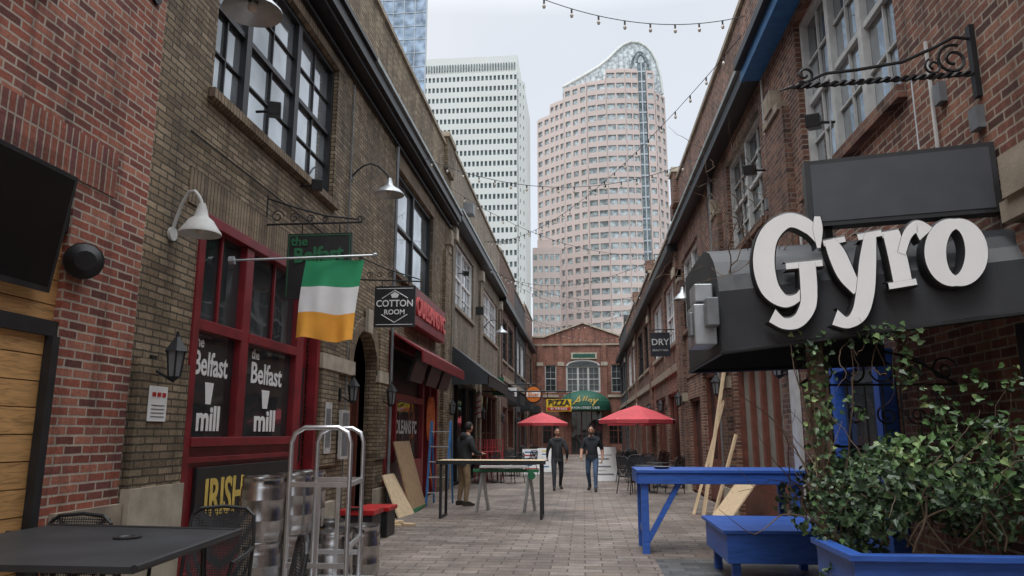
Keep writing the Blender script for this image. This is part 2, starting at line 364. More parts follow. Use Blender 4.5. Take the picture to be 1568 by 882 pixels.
b.wb(WL,6.41,22.39,0,.28,8.12,8.2,'black'); b.wb(WL,6.41,22.39,0,.36,8.2,8.42,'black'); b.wb(WL,12.41,22.39,0,.42,8.421,8.5,'gutter'); b.wb(WL,6.41,12.4,0,.42,8.421,8.5,'black')
b.wb(WL,6.41,22.39,.03,.09,7.98,8.03,'iron')
for (a,c) in ((6.45,7.32),(11.25,12.05),(14.55,15.2)):
    z1=4.6
    b.wb(WL,a,c,0.001,.06,1.12,z1 if a!=6.45 else 2.3,'tan')
    b.wb(WL,a-.02,c+.02,0,.09,0,.55 if a>7 else 1.12,'stone')
b.wb(WL,11.22,12.9,0,.075,2.62,2.86,'stone'); b.wb(WL,14.5,15.22,0,.075,2.62,2.86,'stone')
b.wb(WL,13.55,13.85,.03,.09,3.5,3.95,'stone')
arch(b,WL,13.7,.8,2.75,3.56,'tan','tanS')
b.wq(WL,12.9,14.5,0,3.56,-.5,'black'); b.wb(WL,13.0,13.1,-.48,-.3,0,2.5,'brownp'); b.wb(WL,14.3,14.4,-.48,-.3,0,2.5,'brownp'); b.wb(WL,13.1,14.3,-.48,-.3,2.4,2.5,'brownp')
b.wb(WL,13.12,14.28,-.47,-.4,.05,2.38,'brownp')
b.wb(WL,21.6,22.05,0,.2,7.3,7.75,'stoneD'); b.wb(WL,21.65,22.0,0,.14,7.05,7.3,'stoneD')
b.wb(WL,21.3,22.3,.001,.1,0,7.05,'tan')
b.wb(WL,21.2,22.38,.0,.12,9.6,10.6,'tan'); b.wb(WL,21.1,22.39,-.3,.18,10.6,10.75,'stoneD')
b.tube([(XL+.03,12.55,.3),(XL+.03,12.55,4.9),(XL+.03,12.3,5.0),(XL+.03,12.3,7.9)],.014,'gmet',6)
b.tube([(XL+.03,7.0,4.75),(XL+.03,12.2,4.75)],.010,'iron',5); b.tube([(XL+.1,15.3,.1),(XL+.1,15.3,7.9)],.035,'gmet',8)
pub=b.done()
b=B('shopfront',pub)
D=-.12
b.wb(WL,7.38,7.5,D,.03,0,4.0,'redp'); b.wb(WL,11.08,11.2,D,.03,0,4.0,'redp'); b.wb(WL,7.5,11.08,D,.03,3.88,4.0,'redp')
b.wb(WL,8.56,8.76,D,.0,1.5,3.88,'redp'); b.wb(WL,10.32,10.58,D,.0,0,3.88,'redp')
b.wb(WL,7.5,8.56,D,.01,2.71,2.83,'redp'); b.wb(WL,8.76,10.32,D,.01,2.71,2.83,'redp')
for (a,c) in ((7.5,8.56),(8.76,10.32)):
    b.wq(WL,a,c,1.57,2.71,-.09,'glassd'); b.wq(WL,a,c,2.83,3.88,-.09,'glassd')
    m_=(a+c)/2; b.wb(WL,m_-.02,m_+.02,-.088,-.05,2.83,3.88,'redp')
b.wb(WL,7.5,10.32,D,.05,1.47,1.57,'redp'); b.wb(WL,7.5,10.32,D,-.02,0,1.47,'redp')
b.wb(WL,7.5,10.32,-.02,.02,1.3,1.36,'redp'); b.wb(WL,7.5,10.32,-.02,.03,0,.2,'redp')
b.wb(WL,10.58,11.08,-.2,-.14,0,3.88,'redp'); b.wq(WL,10.68,11.0,1.2,2.6,-.13,'glassd')
b.wb(WL,7.7,10.2,-.019,.03,.42,1.25,'black')
b.done(bevel=.006)
for i,(yc,w) in enumerate(((8.03,1.0),(9.54,1.25))):
    x=XL-.085
    text(pub,'glass_lettering','the',(x,yc-.30*w,2.60),.17,'L','white',bold=.02,ext=.002)
    text(pub,'glass_lettering','Belfast',(x,yc,2.36),.37,'L','white',bold=.02,ext=.002,sx=.80*w)
    text(pub,'glass_lettering','mill',(x,yc+.03,1.76),.38,'L','white',bold=.03,ext=.002,sx=w)
    b=B('pint_glass_decal',pub)
    b.poly([(x,yc-.06*w,1.93),(x,yc+.06*w,1.93),(x,yc+.1*w,2.17),(x,yc-.1*w,2.17)],'white'); b.done()
text(pub,'irish_lettering','IRISH',(XL+.036,8.34,.90),.56,'L','gold',bold=.02,ext=.003,sx=.74)
b=B('restaurant_front',pub)
b.wb(WL,15.25,15.45,-.2,.02,0,3.75,'redp'); b.wb(WL,20.7,20.9,-.2,.02,0,3.75,'redp'); b.wb(WL,15.45,20.7,-.2,.02,3.5,3.75,'redp')
b.wb(WL,18.95,19.15,-.2,0,0,3.5,'redp'); b.wb(WL,15.45,18.95,-.2,0,0,1.0,'redp'); b.wb(WL,15.45,18.95,-.2,.0,2.35,2.5,'redp')
b.wq(WL,15.45,18.95,1.0,2.35,-.1,'glassd'); b.wq(WL,19.15,20.7,0,3.5,-.15,'glassd'); b.wb(WL,15.45,18.95,-.2,-.12,2.5,3.5,'black')
b.wb(WL,16.2,16.3,-.1,.0,1.0,2.35,'redp'); b.wb(WL,19.85,19.95,-.15,0,0,3.5,'redp')
b.hexa([WL(15.3,.02,3.75),WL(20.8,.02,3.75),WL(20.8,.75,3.3),WL(15.3,.75,3.3),WL(15.3,.02,3.8),WL(20.8,.02,3.8),WL(20.8,.77,3.35),WL(15.3,.77,3.35)],'redp')
b.wb(WL,15.3,20.8,.74,.78,3.1,3.34,'redp')
b.wb(WL,16.7,20.5,.05,.25,4.12,4.98,'redp')
b.done(bevel=.005)
text(pub,'neon_lettering','OULEANS FC',(XL+.27,18.6,4.55),.62,'L','neon',bold=.02,ext=.02,sx=1.0)
text(pub,'window_lettering','OLEANS FC',(XL-.09,17.6,1.75),.42,'L','whiteG',bold=.03,ext=.002)
for y in (15.9,17.6,19.2):
    b=B('outdoor_television'); slab(b,(XL+.35,y,2.75),(0,1.25,-.0),(.2,0,.62),(-.06,0,.02),'black'); slab(b,(XL+.353,y+.03,2.78),(0,1.19,0),(.185,0,.57),(.002,0,0),'tvs'); b.beam((XL+.4,y+.6,3.1),(XL,y+.6,3.3),.06,.06,'iron'); b.done()
# ------------------------------------------------------------------ LEFT far buildings
def bar_windows(b,W,lst,fm,gm,**k):
    for (a,c,e,f) in lst: 
        window(b,W,a,c,e,f,fm,gm,**k); b.wb(W,a-.1,c+.1,-.05,.08,e-.12,e-.002,'stoneD')
b=B('brick_building'); H3=10.75
up=[(23.1,27.6,5.75,7.95),(30.6,35.6,5.75,7.75)]
wall(b,WL,22.4,36.6,0,H3,up+[(23.0,28.6,0,3.3),(29.2,35.8,0,3.3)],'grey'); shell(b,WL,22.4,36.6,H3,'grey')
bar_windows(b,WL,up,'white','glassb',cols=2,mu=3,mz=2)
b.wb(WL,22.41,36.59,0,.38,8.35,8.6,'black'); b.wb(WL,22.41,36.59,0,.42,8.6,8.68,'gutter')
for y in (22.5,29.0,36.0): b.wb(WL,y,y+.45,0,.2,7.7,8.1,'stone'); b.wb(WL,y,y+.5,0.001,.1,0,7.7,'grey')
window(b,WL,23.0,28.6,0,3.3,'black','glassd',cols=3,sash=1,mu=1,mz=1); window(b,WL,29.2,35.8,0,3.3,'brownp','glassd',cols=4,sash=1,mu=1,mz=2)
b.wb(WL,25,25.5,.0,.35,9.3,9.7,'gmet'); b.wb(WL,28.3,28.5,0,.3,6.2,6.5,'black')
bl3=b.done()
b=B('black_awning',bl3)
b.hexa([WL(22.6,.02,4.3),WL(28.6,.02,4.3),WL(28.6,1.25,3.35),WL(22.6,1.25,3.35),WL(22.6,.02,4.36),WL(28.6,.02,4.36),WL(28.6,1.27,3.4),WL(22.6,1.27,3.4)],'canvas')
b.poly([WL(22.6,.02,4.3),WL(22.6,1.25,3.35),WL(22.6,1.25,3.1),WL(22.6,.02,3.1)],'canvas'); b.wb(WL,22.6,28.6,1.22,1.25,3.05,3.36,'canvas')
b.hexa([WL(29.6,.02,4.0),WL(35,.02,4.0),WL(35,1.0,3.4),WL(29.6,1.0,3.4),WL(29.6,.02,4.06),WL(35,.02,4.06),WL(35,1.02,3.45),WL(29.6,1.02,3.45)],'canvas'); b.wb(WL,29.6,35,.97,1.0,3.05,3.42,'canvas')
b.done()
defs=[('brick_building',36.6,45.0,10.9,'dark','black'),('brick_building',45.0,53.5,10.4,'char','white'),('brick_building',53.5,61.5,10.9,'rr','black')]
for nm,a,c,h,k,fm in defs:
    b=B(nm); w=(c-a); up=[(a+.9,a+w/2-.4,5.4,7.6),(a+w/2+.4,c-.9,5.4,7.6)]; dn=[(a+.8,a+w/2-.3,.0,3.0),(a+w/2+.3,c-.8,.8,3.0)]
    wall(b,WL,a,c,0,h,up+dn,k); shell(b,WL,a,c,h,k)
    bar_windows(b,WL,up,fm,'glassb',cols=2)
    for q in dn: window(b,WL,*q,fm='brownp',gm='glassd',cols=3,sash=1,mz=1,mu=1)
    b.wb(WL,a+.01,c-.01,0,.35,8.2,8.5,'black'); b.wb(WL,a+.01,c-.01,0,.12,4.3,4.55,'stoneD'); b.wb(WL,a,a+.5,.001,.12,0,8.2,k)
    b.wb(WL,a+w*.5,a+w*.9,.01,.7,3.2,3.75,'canvas')
    b.done()
# ------------------------------------------------------------------ RIGHT near building
b=B('corner_restaurant_building'); HR=9.45
opsR=[(6.9,10.0,4.85,7.35),(12.25,15.2,5.15,7.15),(19.4,22.6,4.6,6.8),(7.6,10.6,0,3.0),(11.85,15.6,0,3.05),(17.0,19.6,0,3.15),(20.2,22.2,0,2.6)]
wall(b,WR,-12,23.2,0,HR,opsR,'rr'); shell(b,WR,-12,23.2,HR,'rr')
window(b,WR,6.9,10.0,4.85,7.35,'whiteG','glassb',cols=3,mu=2,mz=2,fw=.09,post=.12)
window(b,WR,12.25,15.2,5.15,7.15,'whiteG','glass',cols=2,mu=2,mz=2)
window(b,WR,19.4,22.6,4.6,6.8,'white','glass',cols=2,mu=2,mz=2)
b.wb(WR,6.8,10.1,-.1,.09,4.72,4.85,'dark'); b.wb(WR,12.1,15.3,-.1,.09,5.03,5.15,'dark'); b.wb(WR,19.3,22.7,-.1,.09,4.48,4.6,'dark')
b.wb(WR,4.0,12.0,0,.26,7.5,7.56,'blueM'); b.wb(WR,4.0,12.0,.26,.32,7.48,7.7,'blueM'); b.wb(WR,4.0,12.0,.0,.42,7.701,7.85,'black'); b.wb(WR,12.0,23.15,0,.3,7.5,7.75,'black'); b.wb(WR,12.0,23.15,0,.36,7.751,7.83,'gutter')
b.wb(WR,-12,3.99,0,.4,7.5,7.75,'black')
for (a,c,zt) in ((10.5,11.6,6.35),(15.9,16.7,6.35),(22.4,23.1,6.2)):
    b.wb(WR,a,c,.001,.1,0,zt,'dark'); b.wb(WR,a+.1,c-.1,0,.14,zt,zt+.12,'stoneD'); b.wb(WR,a+.35,c-.35,0,.17,zt+.12,zt+.42,'stoneD')
    b.wb(WR,a-.02,c+.02,0,.13,2.55,2.8,'stoneD'); b.wb(WR,a-.02,c+.02,0,.13,0,.5,'stone')
b.wb(WR,4.3,5.25,0.001,.1,0,3.0,'dark'); b.wb(WR,4.25,5.3,0,.15,3.05,3.2,'stoneD'); b.wb(WR,4.35,5.2,0,.18,3.2,3.5,'stoneD')
b.wb(WR,12.2,22.4,0,.03,3.2,3.5,'dark')
b.wb(WR,22.5,23.19,0,.15,8.7,9.7,'dark'); b.wb(WR,22.45,23.199,-.2,.2,9.7,9.85,'stone')
b.wq(WR,7.6,10.6,0,3.0,-.2,'dark'); b.wb(WR,8.2,8.35,-.19,-.02,0,2.5,'blue'); b.wb(WR,9.6,9.75,-.19,-.02,0,2.5,'blue'); b.wb(WR,8.35,9.6,-.19,-.02,2.35,2.5,'blue'); b.wb(WR,8.35,9.6,-.19,-.12,.1,.9,'blue'); b.wq(WR,8.35,9.6,.9,2.35,-.13,'glass')
window(b,WR,11.85,15.6,0,3.05,'brownp','offw',cols=4,sash=1,mu=1,mz=1,fw=.12,post=.16); b.wb(WR,11.97,15.5,-.13,-.06,0.001,.9,'brownp')
window(b,WR,17.0,19.6,0,3.15,'brownp','glassd',cols=2,sash=1,mu=1,mz=2,fw=.14); b.wb(WR,17.15,19.45,-.13,-.08,0.001,1.0,'brownp')
window(b,WR,20.2,22.2,0,2.6,'brownp','glassd',cols=1,sash=1,mu=2,mz=1)
b.tube([(XR-.03,10.3,0),(XR-.03,10.3,4.5),(XR-.03,11.8,4.6),(XR-.03,11.8,7.4)],.02,'whiteG',6)
b.tube([(XR-.03,6.3,3.3),(XR-.03,6.3,5.0)],.018,'whiteG',6); b.tube([(XR-.05,16.9,.1),(XR-.05,16.9,7.5)],.05,'gmet',8)
for (u,z) in ((6.1,4.35),(5.6,3.9),(11.9,5.2)): b.wb(WR,u,u+.12,0,.06,z,z+.18,'gmet')
br=b.done()
b=B('white_door_panel',br); b.wb(WR,10.62,10.95,.11,.16,.1,3.0,'whiteG'); b.done()
defs=[(23.2,33.0,8.35,'rr','white'),(33.0,42.0,8.75,'dark','black'),(42.0,51.5,9.0,'rr','white'),(51.5,61.5,9.2,'char','black')]
for a,c,h,k,fm in defs:
    b=B('brick_building'); w=(c-a); up=[(a+.8,a+w/2-.5,4.6,6.8),(a+w/2+.5,c-.8,4.6,6.8)]; dn=[(a+.8,a+w/2-.4,.7,3.0),(a+w/2+.4,c-.8,0,3.0)]
    wall(b,WR,a,c,0,h,up+dn,k); shell(b,WR,a,c,h,k); bar_windows(b,WR,up,fm,'glass',cols=2)
    for q in dn: window(b,WR,*q,fm='brownp',gm='glassd',cols=3,sash=1,mz=1,mu=1)
    b.wb(WR,a+.01,c-.01,0,.35,7.3,7.55,'black'); b.wb(WR,a+.01,c-.01,0,.10,3.6,3.85,'stoneD'); b.wb(WR,a,a+.6,.001,.12,0,7.3,k); b.wb(WR,a+.01,a+.62,0,.18,6.5,6.8,'stone')
    b.wb(WR,a+.1,a+.6,-.3,.12,h+.11,h+.6,k)
    b.done()
# ------------------------------------------------------------------ END building
b=B('alley_restaurant_building')
ops=[(-1.35,1.5,5.0,7.2),(-3.1,-2.15,5.0,7.3),(2.4,3.3,5.0,7.3),(-1.0,1.6,0,3.5),(-3.4,-1.7,.8,3.0),(2.1,3.6,.8,3.0)]
wall(b,WE,-9,9,0,9.6,ops,'end')
b.poly([WE(-3.2,0,9.6),WE(3.3,0,9.6),WE(.1,0,10.75)],'end')
b.poly([WE(-3.2,-.4,9.6),WE(3.3,-.4,9.6),WE(.1,-.4,10.75)],'end')
b.beam(WE(-3.3,-.1,9.62),WE(.1,-.1,10.82),.5,.12,'stone',up=(0,0,1)); b.beam(WE(3.4,-.1,9.62),WE(.1,-.1,10.82),.5,.12,'stone')
b.wb(WE,-9,-3.3,-.3,.08,9.601,9.72,'stone'); b.wb(WE,3.4,9,-.3,.08,9.601,9.72,'stone')
b.wb(WE,-9,9,-.5,-12,0,9.3,'black')
b.wb(WE,-9,9,0,.1,8.9,9.05,'stoneD'); b.wb(WE,-.9,1.25,0,.08,7.75,8.3,'stone'); b.wb(WE,-.75,1.1,.08,.1,7.88,8.18,'dgreen'); b.wb(WE,-9,9,0,.12,4.6,4.8,'stone')
window(b,WE,-1.35,1.5,5.0,7.2,'whiteG','glass',cols=3,mu=2,mz=2,fw=.14,post=.16)
b.poly([WE(.08+1.42*math.cos(a),.02,7.2+.5*math.sin(a)) for a in [math.pi*i/12 for i in range(13)]],'whiteG')
b.poly([WE(.08+1.25*math.cos(a),.03,7.22+.38*math.sin(a)) for a in [math.pi*i/12 for i in range(13)]],'glass')
window(b,WE,-3.1,-2.15,5.0,7.3,'whiteG','glass'); window(b,WE,2.4,3.3,5.0,7.3,'whiteG','glass')
window(b,WE,-1.0,1.6,0,3.5,'brownp','glassd',cols=3,sash=1,mz=2); window(b,WE,-3.4,-1.7,.8,3.0,'brownp','glassd',cols=2); window(b,WE,2.1,3.6,.8,3.0,'brownp','glassd',cols=2)
for x in (-3.5,-1.75,1.85,3.6): b.wb(WE,x-.22,x+.22,0.001,.14,0,8.9,'end'); b.wb(WE,x-.27,x+.27,0,.2,7.2,7.5,'stone')
eb=b.done()
b=B('dome_awning',eb); n=16
for i in range(n):
    a0=math.pi*i/n;a1=math.pi*(i+1)/n
    for j in range(6):
        t0=math.pi/2*j/6;t1=math.pi/2*(j+1)/6
        f=lambda a,t:(.15-2.15*math.cos(a)*math.cos(t),YE-.1-1.6*math.sin(a)*math.cos(t),3.9+1.25*math.sin(t))
        b.poly([f(a0,t0),f(a1,t0),f(a1,t1),f(a0,t1)],'dgreen')
    f0=lambda a,z:(.15-2.15*math.cos(a),YE-.1-1.6*math.sin(a),z)
    b.poly([f0(a0,3.5),f0(a1,3.5),f0(a1,3.9),f0(a0,3.9)],'dgreen')
b.done(smooth=True)
text(eb,'awning_lettering','Alley',(.15,YE-1.62,4.25),.95,'F','gold',bold=.01,shear=.4)
text(eb,'awning_lettering','TRYON STREET CAFE',(.15,YE-1.74,3.68),.25,'F','white')
# ------------------------------------------------------------------ towers
def facade(b,p0,p1,z0,z1,nf,nc,wk,gk,ww=.6,wh=.55,dp=.5):
    p0=Vector((*p0,0));p1=Vector((*p1,0)); t=(p1-p0);L=t.length;t/=L; nn=Vector((t.y,-t.x,0))
    W=lambda u,d,z:tuple(p0+t*u+nn*d+Vector((0,0,z)))
    b.wq(W,0,L,z0,z1,0,gk)
    fh=(z1-z0)/nf
    for i in range(nf+1):
        h=fh*(1-wh); c=z0+i*fh; b.wb(W,0,L,.002,dp,max(z0,c-h/2),min(z1,c+h/2),wk)
    cw=L/nc
    for i in range(nc+1):
        h=cw*(1-ww); c=i*cw; b.wb(W,max(0,c-h/2),min(L,c+h/2),.003,dp+.02,z0,z1,wk)
M['pink']=pm('pink_granite',(.56,.465,.43),.7,var=.06,scale=.05,bump=0)  # tower colours are paled: overcast distance haze is put into the base colour
M['tglass']=glassmat('tower_glass',(.44,.49,.49),.25,metal=.45,wav=.01,ws=.1)
M['tglass2']=glassmat('tower_vault_glass',(.50,.55,.55),.3,metal=.2,wav=.01,ws=.1)
M['tgd']=glassmat('tower_window',(.17,.21,.22),.2,metal=.3,wav=.01,ws=.1)
M['tw']=pm('white_precast',(.68,.70,.67),.75,var=.06,scale=.05,bump=0)
M['gt']=glassmat('blue_curtain_wall',(.36,.44,.52),.08,metal=.8,wav=.02,ws=.15)
M['mull']=pm('blue_grey_mullion',(.45,.49,.52),.5,var=.05)
b=B('arched_skyscraper')
fh=3.95
def top(n): return n*fh
P=[(-15.0,264),(-10,259.5),(-4.6,255),(3.6,250.5),(10.4,249.2),(17.2,249.2),(21.8,250)]
nfs=[30,31,32,32,33,33]
ncs=[2,3,3,2,2,2]
for i in range(6): facade(b,P[i],P[i+1],0,top(nfs[i]),nfs[i],ncs[i],'pink','tglass',ww=.66 if i<3 else .84,wh=.54,dp=.5)
for i in range(6):
    h=top(nfs[i]); a=P[i];c=P[i+1]; b.hexa([(a[0],a[1],h-1),(c[0],c[1],h-1),(c[0],280,h-1),(a[0],280,h-1),(a[0],a[1],h+.8),(c[0],c[1],h+.8),(c[0],280,h+.8),(a[0],280,h+.8)],'pink')
b.hexa([(-15,264,0),(-14.9,264,0),(-14.9,290,0),(-15,290,0),(-15,264,118),(-14.9,264,118),(-14.9,290,118),(-15,290,118)],'pink')
b.box(22.0,24.6,250.6,256,0,134,'tgd')
for k in range(1,34): b.box(21.9,24.7,250.4,250.58,k*fh-.3,k*fh+.3,'mull')
b.box(23.1,23.5,250.2,250.38,0,134,'mull')
b.tube([(23.3+1.5*math.cos(a),250.5,134+3.0*math.sin(a)) for a in [math.pi*i/12 for i in range(13)]],.5,'tgd',6)
facade(b,(24.8,250.2),(27.6,250.8),0,top(33),33,1,'pink','tglass',ww=.7,wh=.54,dp=.4)
facade(b,(27.6,250.8),(31.6,256),0,top(31),31,2,'pink','tglass',ww=.55,wh=.6,dp=.4)
b.box(27.7,31.5,256,282,0,122,'pink')
V=[(-5.3,100),(-5.3,128.5),(2,132.5),(8,136),(12,139.2),(15,142.3),(17.5,144.4),(20.5,145.6),(23.5,145.1),(26,143.4),(28,140.8),(29.6,137),(30.8,131),(31.3,124),(31.3,100)]
b.poly([(x,256.5,z) for x,z in V],'tglass2'); b.poly([(x,282,z) for x,z in V],'tglass2')
for i in range(1,len(V)-2): b.poly([(V[i][0],256.5,V[i][1]),(V[i+1][0],256.5,V[i+1][1]),(V[i+1][0],282,V[i+1][1]),(V[i][0],282,V[i][1])],'tglass2')
b.tube([(x,256.3,z) for x,z in V[1:-1]],.5,'tw',6)
for i in range(1,18):
    x=-5.3+i*2.05
    z=next(V[j][1]+(V[j+1][1]-V[j][1])*(x-V[j][0])/(V[j+1][0]-V[j][0]) for j in range(1,len(V)-2) if V[j][0]<=x<=V[j+1][0]); b.box(x-.12,x+.12,256.2,256.48,100,z,'mull')
b.tube([(23.3+3.4*math.cos(a),255.8,132+9*math.sin(a)) for a in [math.pi*i/16 for i in range(17)]],.35,'tgd',6)
b.done()
b=B('granite_office_block'); facade(b,(-15.5,236),(-6.4,236),0,60.5,15,5,'pink','tglass',ww=.7,wh=.5,dp=.4); b.box(-15.5,-6.4,236.5,249,0,62,'pink')
b.box(-14,-9,238,247,62,65,'pink'); b.done()
b=B('white_office_tower')
facade(b,(-50,200),(-17.3,200),0,106,32,27,'tw','tgd',ww=.60,wh=.46,dp=.35)
facade(b,(-17.3,200),(-15.6,203.5),0,104,32,2,'tw','tgd',ww=.3,wh=.35,dp=.35)
b.box(-50,-17.3,200.2,230,106.2,111.5,'tw'); b.hexa([(-17.3,200.2,104),(-15.7,203.5,100),(-15.7,230,100),(-17.3,230,104),(-17.3,200.2,111.5),(-17.1,201,110),(-17.1,230,110),(-17.3,230,111.5)],'tw')
for i in range(40): b.box(-49.5+i*.8,-49.2+i*.8,199.9,200.19,107,109.2,'tgd')
b.box(-50,-15.7,203.6,230,0,104,'tw'); b.done()
b=B('glass_office_tower')
for (p0,p1,nc) in (((-60,90),(-20.2,90),26),((-20.2,90),(-28,125),20)):
    q0=Vector((*p0,0));q1=Vector((*p1,0));t=(q1-q0);L=t.length;t/=L;nn=Vector((t.y,-t.x,0)); W=lambda u,d,z:tuple(q0+t*u+nn*d+Vector((0,0,z)))
    b.wq(W,0,L,0,150,0,'gt')
    for i in range(nc+1): b.wb(W,i*L/nc-.04,i*L/nc+.04,.002,.12,0,150,'mull')
    for j in range(75): b.wb(W,0,L,.003,.08,j*2-.04,j*2+.04,'mull')
b.hexa([(-60,90.2,0),(-20.6,90.2,0),(-28.4,125,0),(-60,125,0),(-60,90.2,149),(-20.6,90.2,149),(-28.4,125,149),(-60,125,149)],'tgd'); b.done()
# ------------------------------------------------------------------ hanging signs, lamps
def shade(b,c,r=.26,k='galv'):
    b.lathe(c,[(.03,.26),(.05,.2),(.07,.12),(.12,.08),(r*.75,.03),(r,-.04),(r*1.02,-.06),(r*.97,-.05),(r*.7,.0),(.05,.05)],k,24); b.sph((c[0],c[1],c[2]-.01),.05,'bulb')
def goose(name,base,c,r,k='galv',out='iron'):
    b=B(name); bx,by,bz=base; cx,cy,cz=c
    pts=[(bx,by,bz)]+[(bx+(cx-bx)*t,by+(cy-by)*t,bz+(cz+.26-bz)*t+.28*math.sin(math.pi*t)) for t in (.08,.15,.3,.5,.7,.85,.95)]+[(cx,cy,cz+.22)]
    b.tube(pts,.018,out,8); b.tube([(bx,by,bz),(bx+.03*(1 if bx<0 else -1),by,bz)],.07,out,12); shade(b,c,r,k); return b.done(smooth=True)
goose('wall_lamp',(XL,6.85,3.58),(-3.74,6.75,3.60),.20,'whiteG','whiteG')
goose('gooseneck_lamp',(XL,6.2,5.8),(-3.02,6.05,5.55),.27,'galv')
goose('gooseneck_lamp',(XL,12.4,6.15),(-3.45,12.65,5.95),.27,'galv')
goose('gooseneck_lamp',(XL,31,6.1),(-3.4,31.2,5.9),.27,'galv')
goose('gooseneck_lamp',(XR,18.2,5.1),(2.5,18.2,4.9),.22,'galv')
def lantern(W,u,z,s=1.0):
    b=B('wall_lantern'); c=W(u,.24,z); x,y,_=c; r=.09*s
    b.lathe((x,y,z),[(0,-.2*s),(.03*s,-.18*s),(.065*s,-.15*s)],'iron',6); b.lathe((x,y,z),[(.06*s,-.15*s),(r,.1*s)],'gmet',6)
    b.lathe((x,y,z),[(r*1.35,.1*s),(r*.6,.2*s),(.02,.25*s),(.015,.3*s),(0,.31*s)],'iron',6)
    for j in range(6):
        a=2*math.pi*j/6; b.tube([(x+.062*s*math.cos(a),y+.062*s*math.sin(a),z-.15*s),(x+(r+.003)*math.cos(a),y+(r+.003)*math.sin(a),z+.1*s)],.010,'iron',4)
    b.tube([W(u,0,z-.05),W(u,.12,z-.12),W(u,.24,z-.2*s)],.014,'iron',6); b.wb(W,u-.04,u+.04,0,.03,z-.16,z+.06,'iron'); b.done()
lantern(WL,6.72,2.28,.95); lantern(WL,12.3,2.3,.95)
for y in (14.85,22.0,29.0,36.3,45): lantern(WL,y,2.35)
for y in (11.2,16.3,22.8,28,33,42,51): lantern(WR,y,2.6)
def camera_box(b,W,u,z,up=1):
    b.tube([W(u,0,z),W(u,.2,z)],.02,'iron',6); b.beam(W(u+.12,.2,z+.04),W(u-.22,.34,z-.06),.16,.16,'black')
for (W,u,z,nm) in ((WL,8.5,5.65,'floodlight'),(WL,10.1,5.2,'floodlight'),(WR,8.7,5.3,'security_camera'),(WL,24,6.9,'floodlight'),(WR,12.0,5.9,'floodlight')):
    b=B(nm); camera_box(b,W,u,z); b.done(bevel=.01)
def scroll(b,c,r0,r1,turns,plane,k,rad=.012,start=0,dirn=1):
    pts=[]
    n=int(18*turns)
    for i in range(n+1):
        t=i/n; r=r0+(r1-r0)*t; a=start+dirn*2*math.pi*turns*t
        pts.append((c[0]+r*math.cos(a),c[1],c[2]+r*math.sin(a)))
    b.tube(pts,rad,k,5)
b=B('pub_hanging_sign'); y=9.0
b.box(-3.78,-2.93,y,y+.05,3.3,4.16,'black')
b.box(-3.765,-2.945,y-.006,y-.001,4.13,4.14,'sgreen'); b.box(-3.765,-3.755,y-.006,y-.001,3.33,4.13,'sgreen'); b.box(-2.955,-2.945,y-.006,y-.001,3.33,4.13,'sgreen')
b.tube([(XL,y+.02,4.3),(-2.8,y+.02,4.3)],.014,'iron',6); b.tube([(XL,y+.02,4.3),(XL,y+.02,4.7)],.014,'iron',6)
b.tube([(XL,y+.02,4.66),(-3.7,y+.02,4.52),(-3.3,y+.02,4.4),(-2.85,y+.02,4.34)],.012,'iron',6)
for x,r in ((-3.95,.09),(-3.72,.07),(-3.5,.055),(-3.3,.04)): scroll(b,(x,y+.02,4.3+r*1.2),r,r*.3,1.3,'xz','iron',.008)
scroll(b,(-2.83,y+.02,4.34),.05,.015,1.3,'xz','iron',.009)
for x in (-3.6,-3.1): b.tube([(x,y+.02,4.3),(x,y+.02,4.16)],.008,'iron',5)
ps=b.done()
text(ps,'sign_lettering','the',(-3.62,y-.008,4.05),.17,'F','sgreen',bold=.02); text(ps,'sign_lettering','Belfast',(-3.36,y-.008,3.87),.27,'F','sgreen',bold=.03,tilt=.05,sx=.92); text(ps,'sign_lettering','mill',(-3.36,y-.008,3.5),.27,'F','sgreen',bold=.035)
b=B('irish_flag')
nu,nv=24,30
def fp(i,j):
    u=i/nu;v=j/nv
    x=-3.28+.72*u-.09*v -.02*math.sin(3*v)
    z=3.64-.95*v +.03*math.sin(5*u+1)*v
    yy=8.38+.05*math.sin(9*u+2.5*v)*(.25+v)+.02*math.sin(17*u-4*v)*v
    return (x,yy,z)
for i in range(nu):
    for j in range(nv):
        k='green' if j<nv/3 else ('flagw' if j<2*nv/3 else 'orange')
        b.poly([fp(i,j),fp(i+1,j),fp(i+1,j+1),fp(i,j+1)],k)
me_o=b.done(recalc=False)
bm=bmesh.new(); bm.from_mesh(me_o.data); bmesh.ops.remove_doubles(bm,verts=bm.verts,dist=.0005)
for f in bm.faces: f.smooth=True
bm.to_mesh(me_o.data); bm.free()
b=B('flagpole'); b.tube([(XL,8.1,3.60),(-2.45,8.4,3.70)],.014,'galv',8); b.tube([(XL,8.1,3.60),(XL+.06,8.11,3.605)],.05,'galv',10); b.sph((-2.44,8.4,3.70),.03,'galv'); b.done()
b=B('bar_hanging_sign'); y=13.1
b.box(-3.78,-3.02,y,y+.05,3.52,4.28,'black')
for (a,c,e,f) in ((-3.74,-3.06,3.56,3.57),(-3.74,-3.06,4.23,4.24)): b.box(a,c,y-.006,y-.001,e,f,'white')
hx=[(-3.4+.28*math.cos(a),y-.004,3.9+.30*math.sin(a)) for a in [math.pi/6+math.pi/3*i for i in range(6)]]
b.tube([hx[0],hx[1],hx[2]],.009,'white',4); b.tube([hx[3],hx[4],hx[5]],.009,'white',4)
b.poly([(-3.45,y-.005,4.06),(-3.35,y-.005,4.06),(-3.32,y-.005,4.12),(-3.4,y-.005,4.17),(-3.48,y-.005,4.12)],'white')
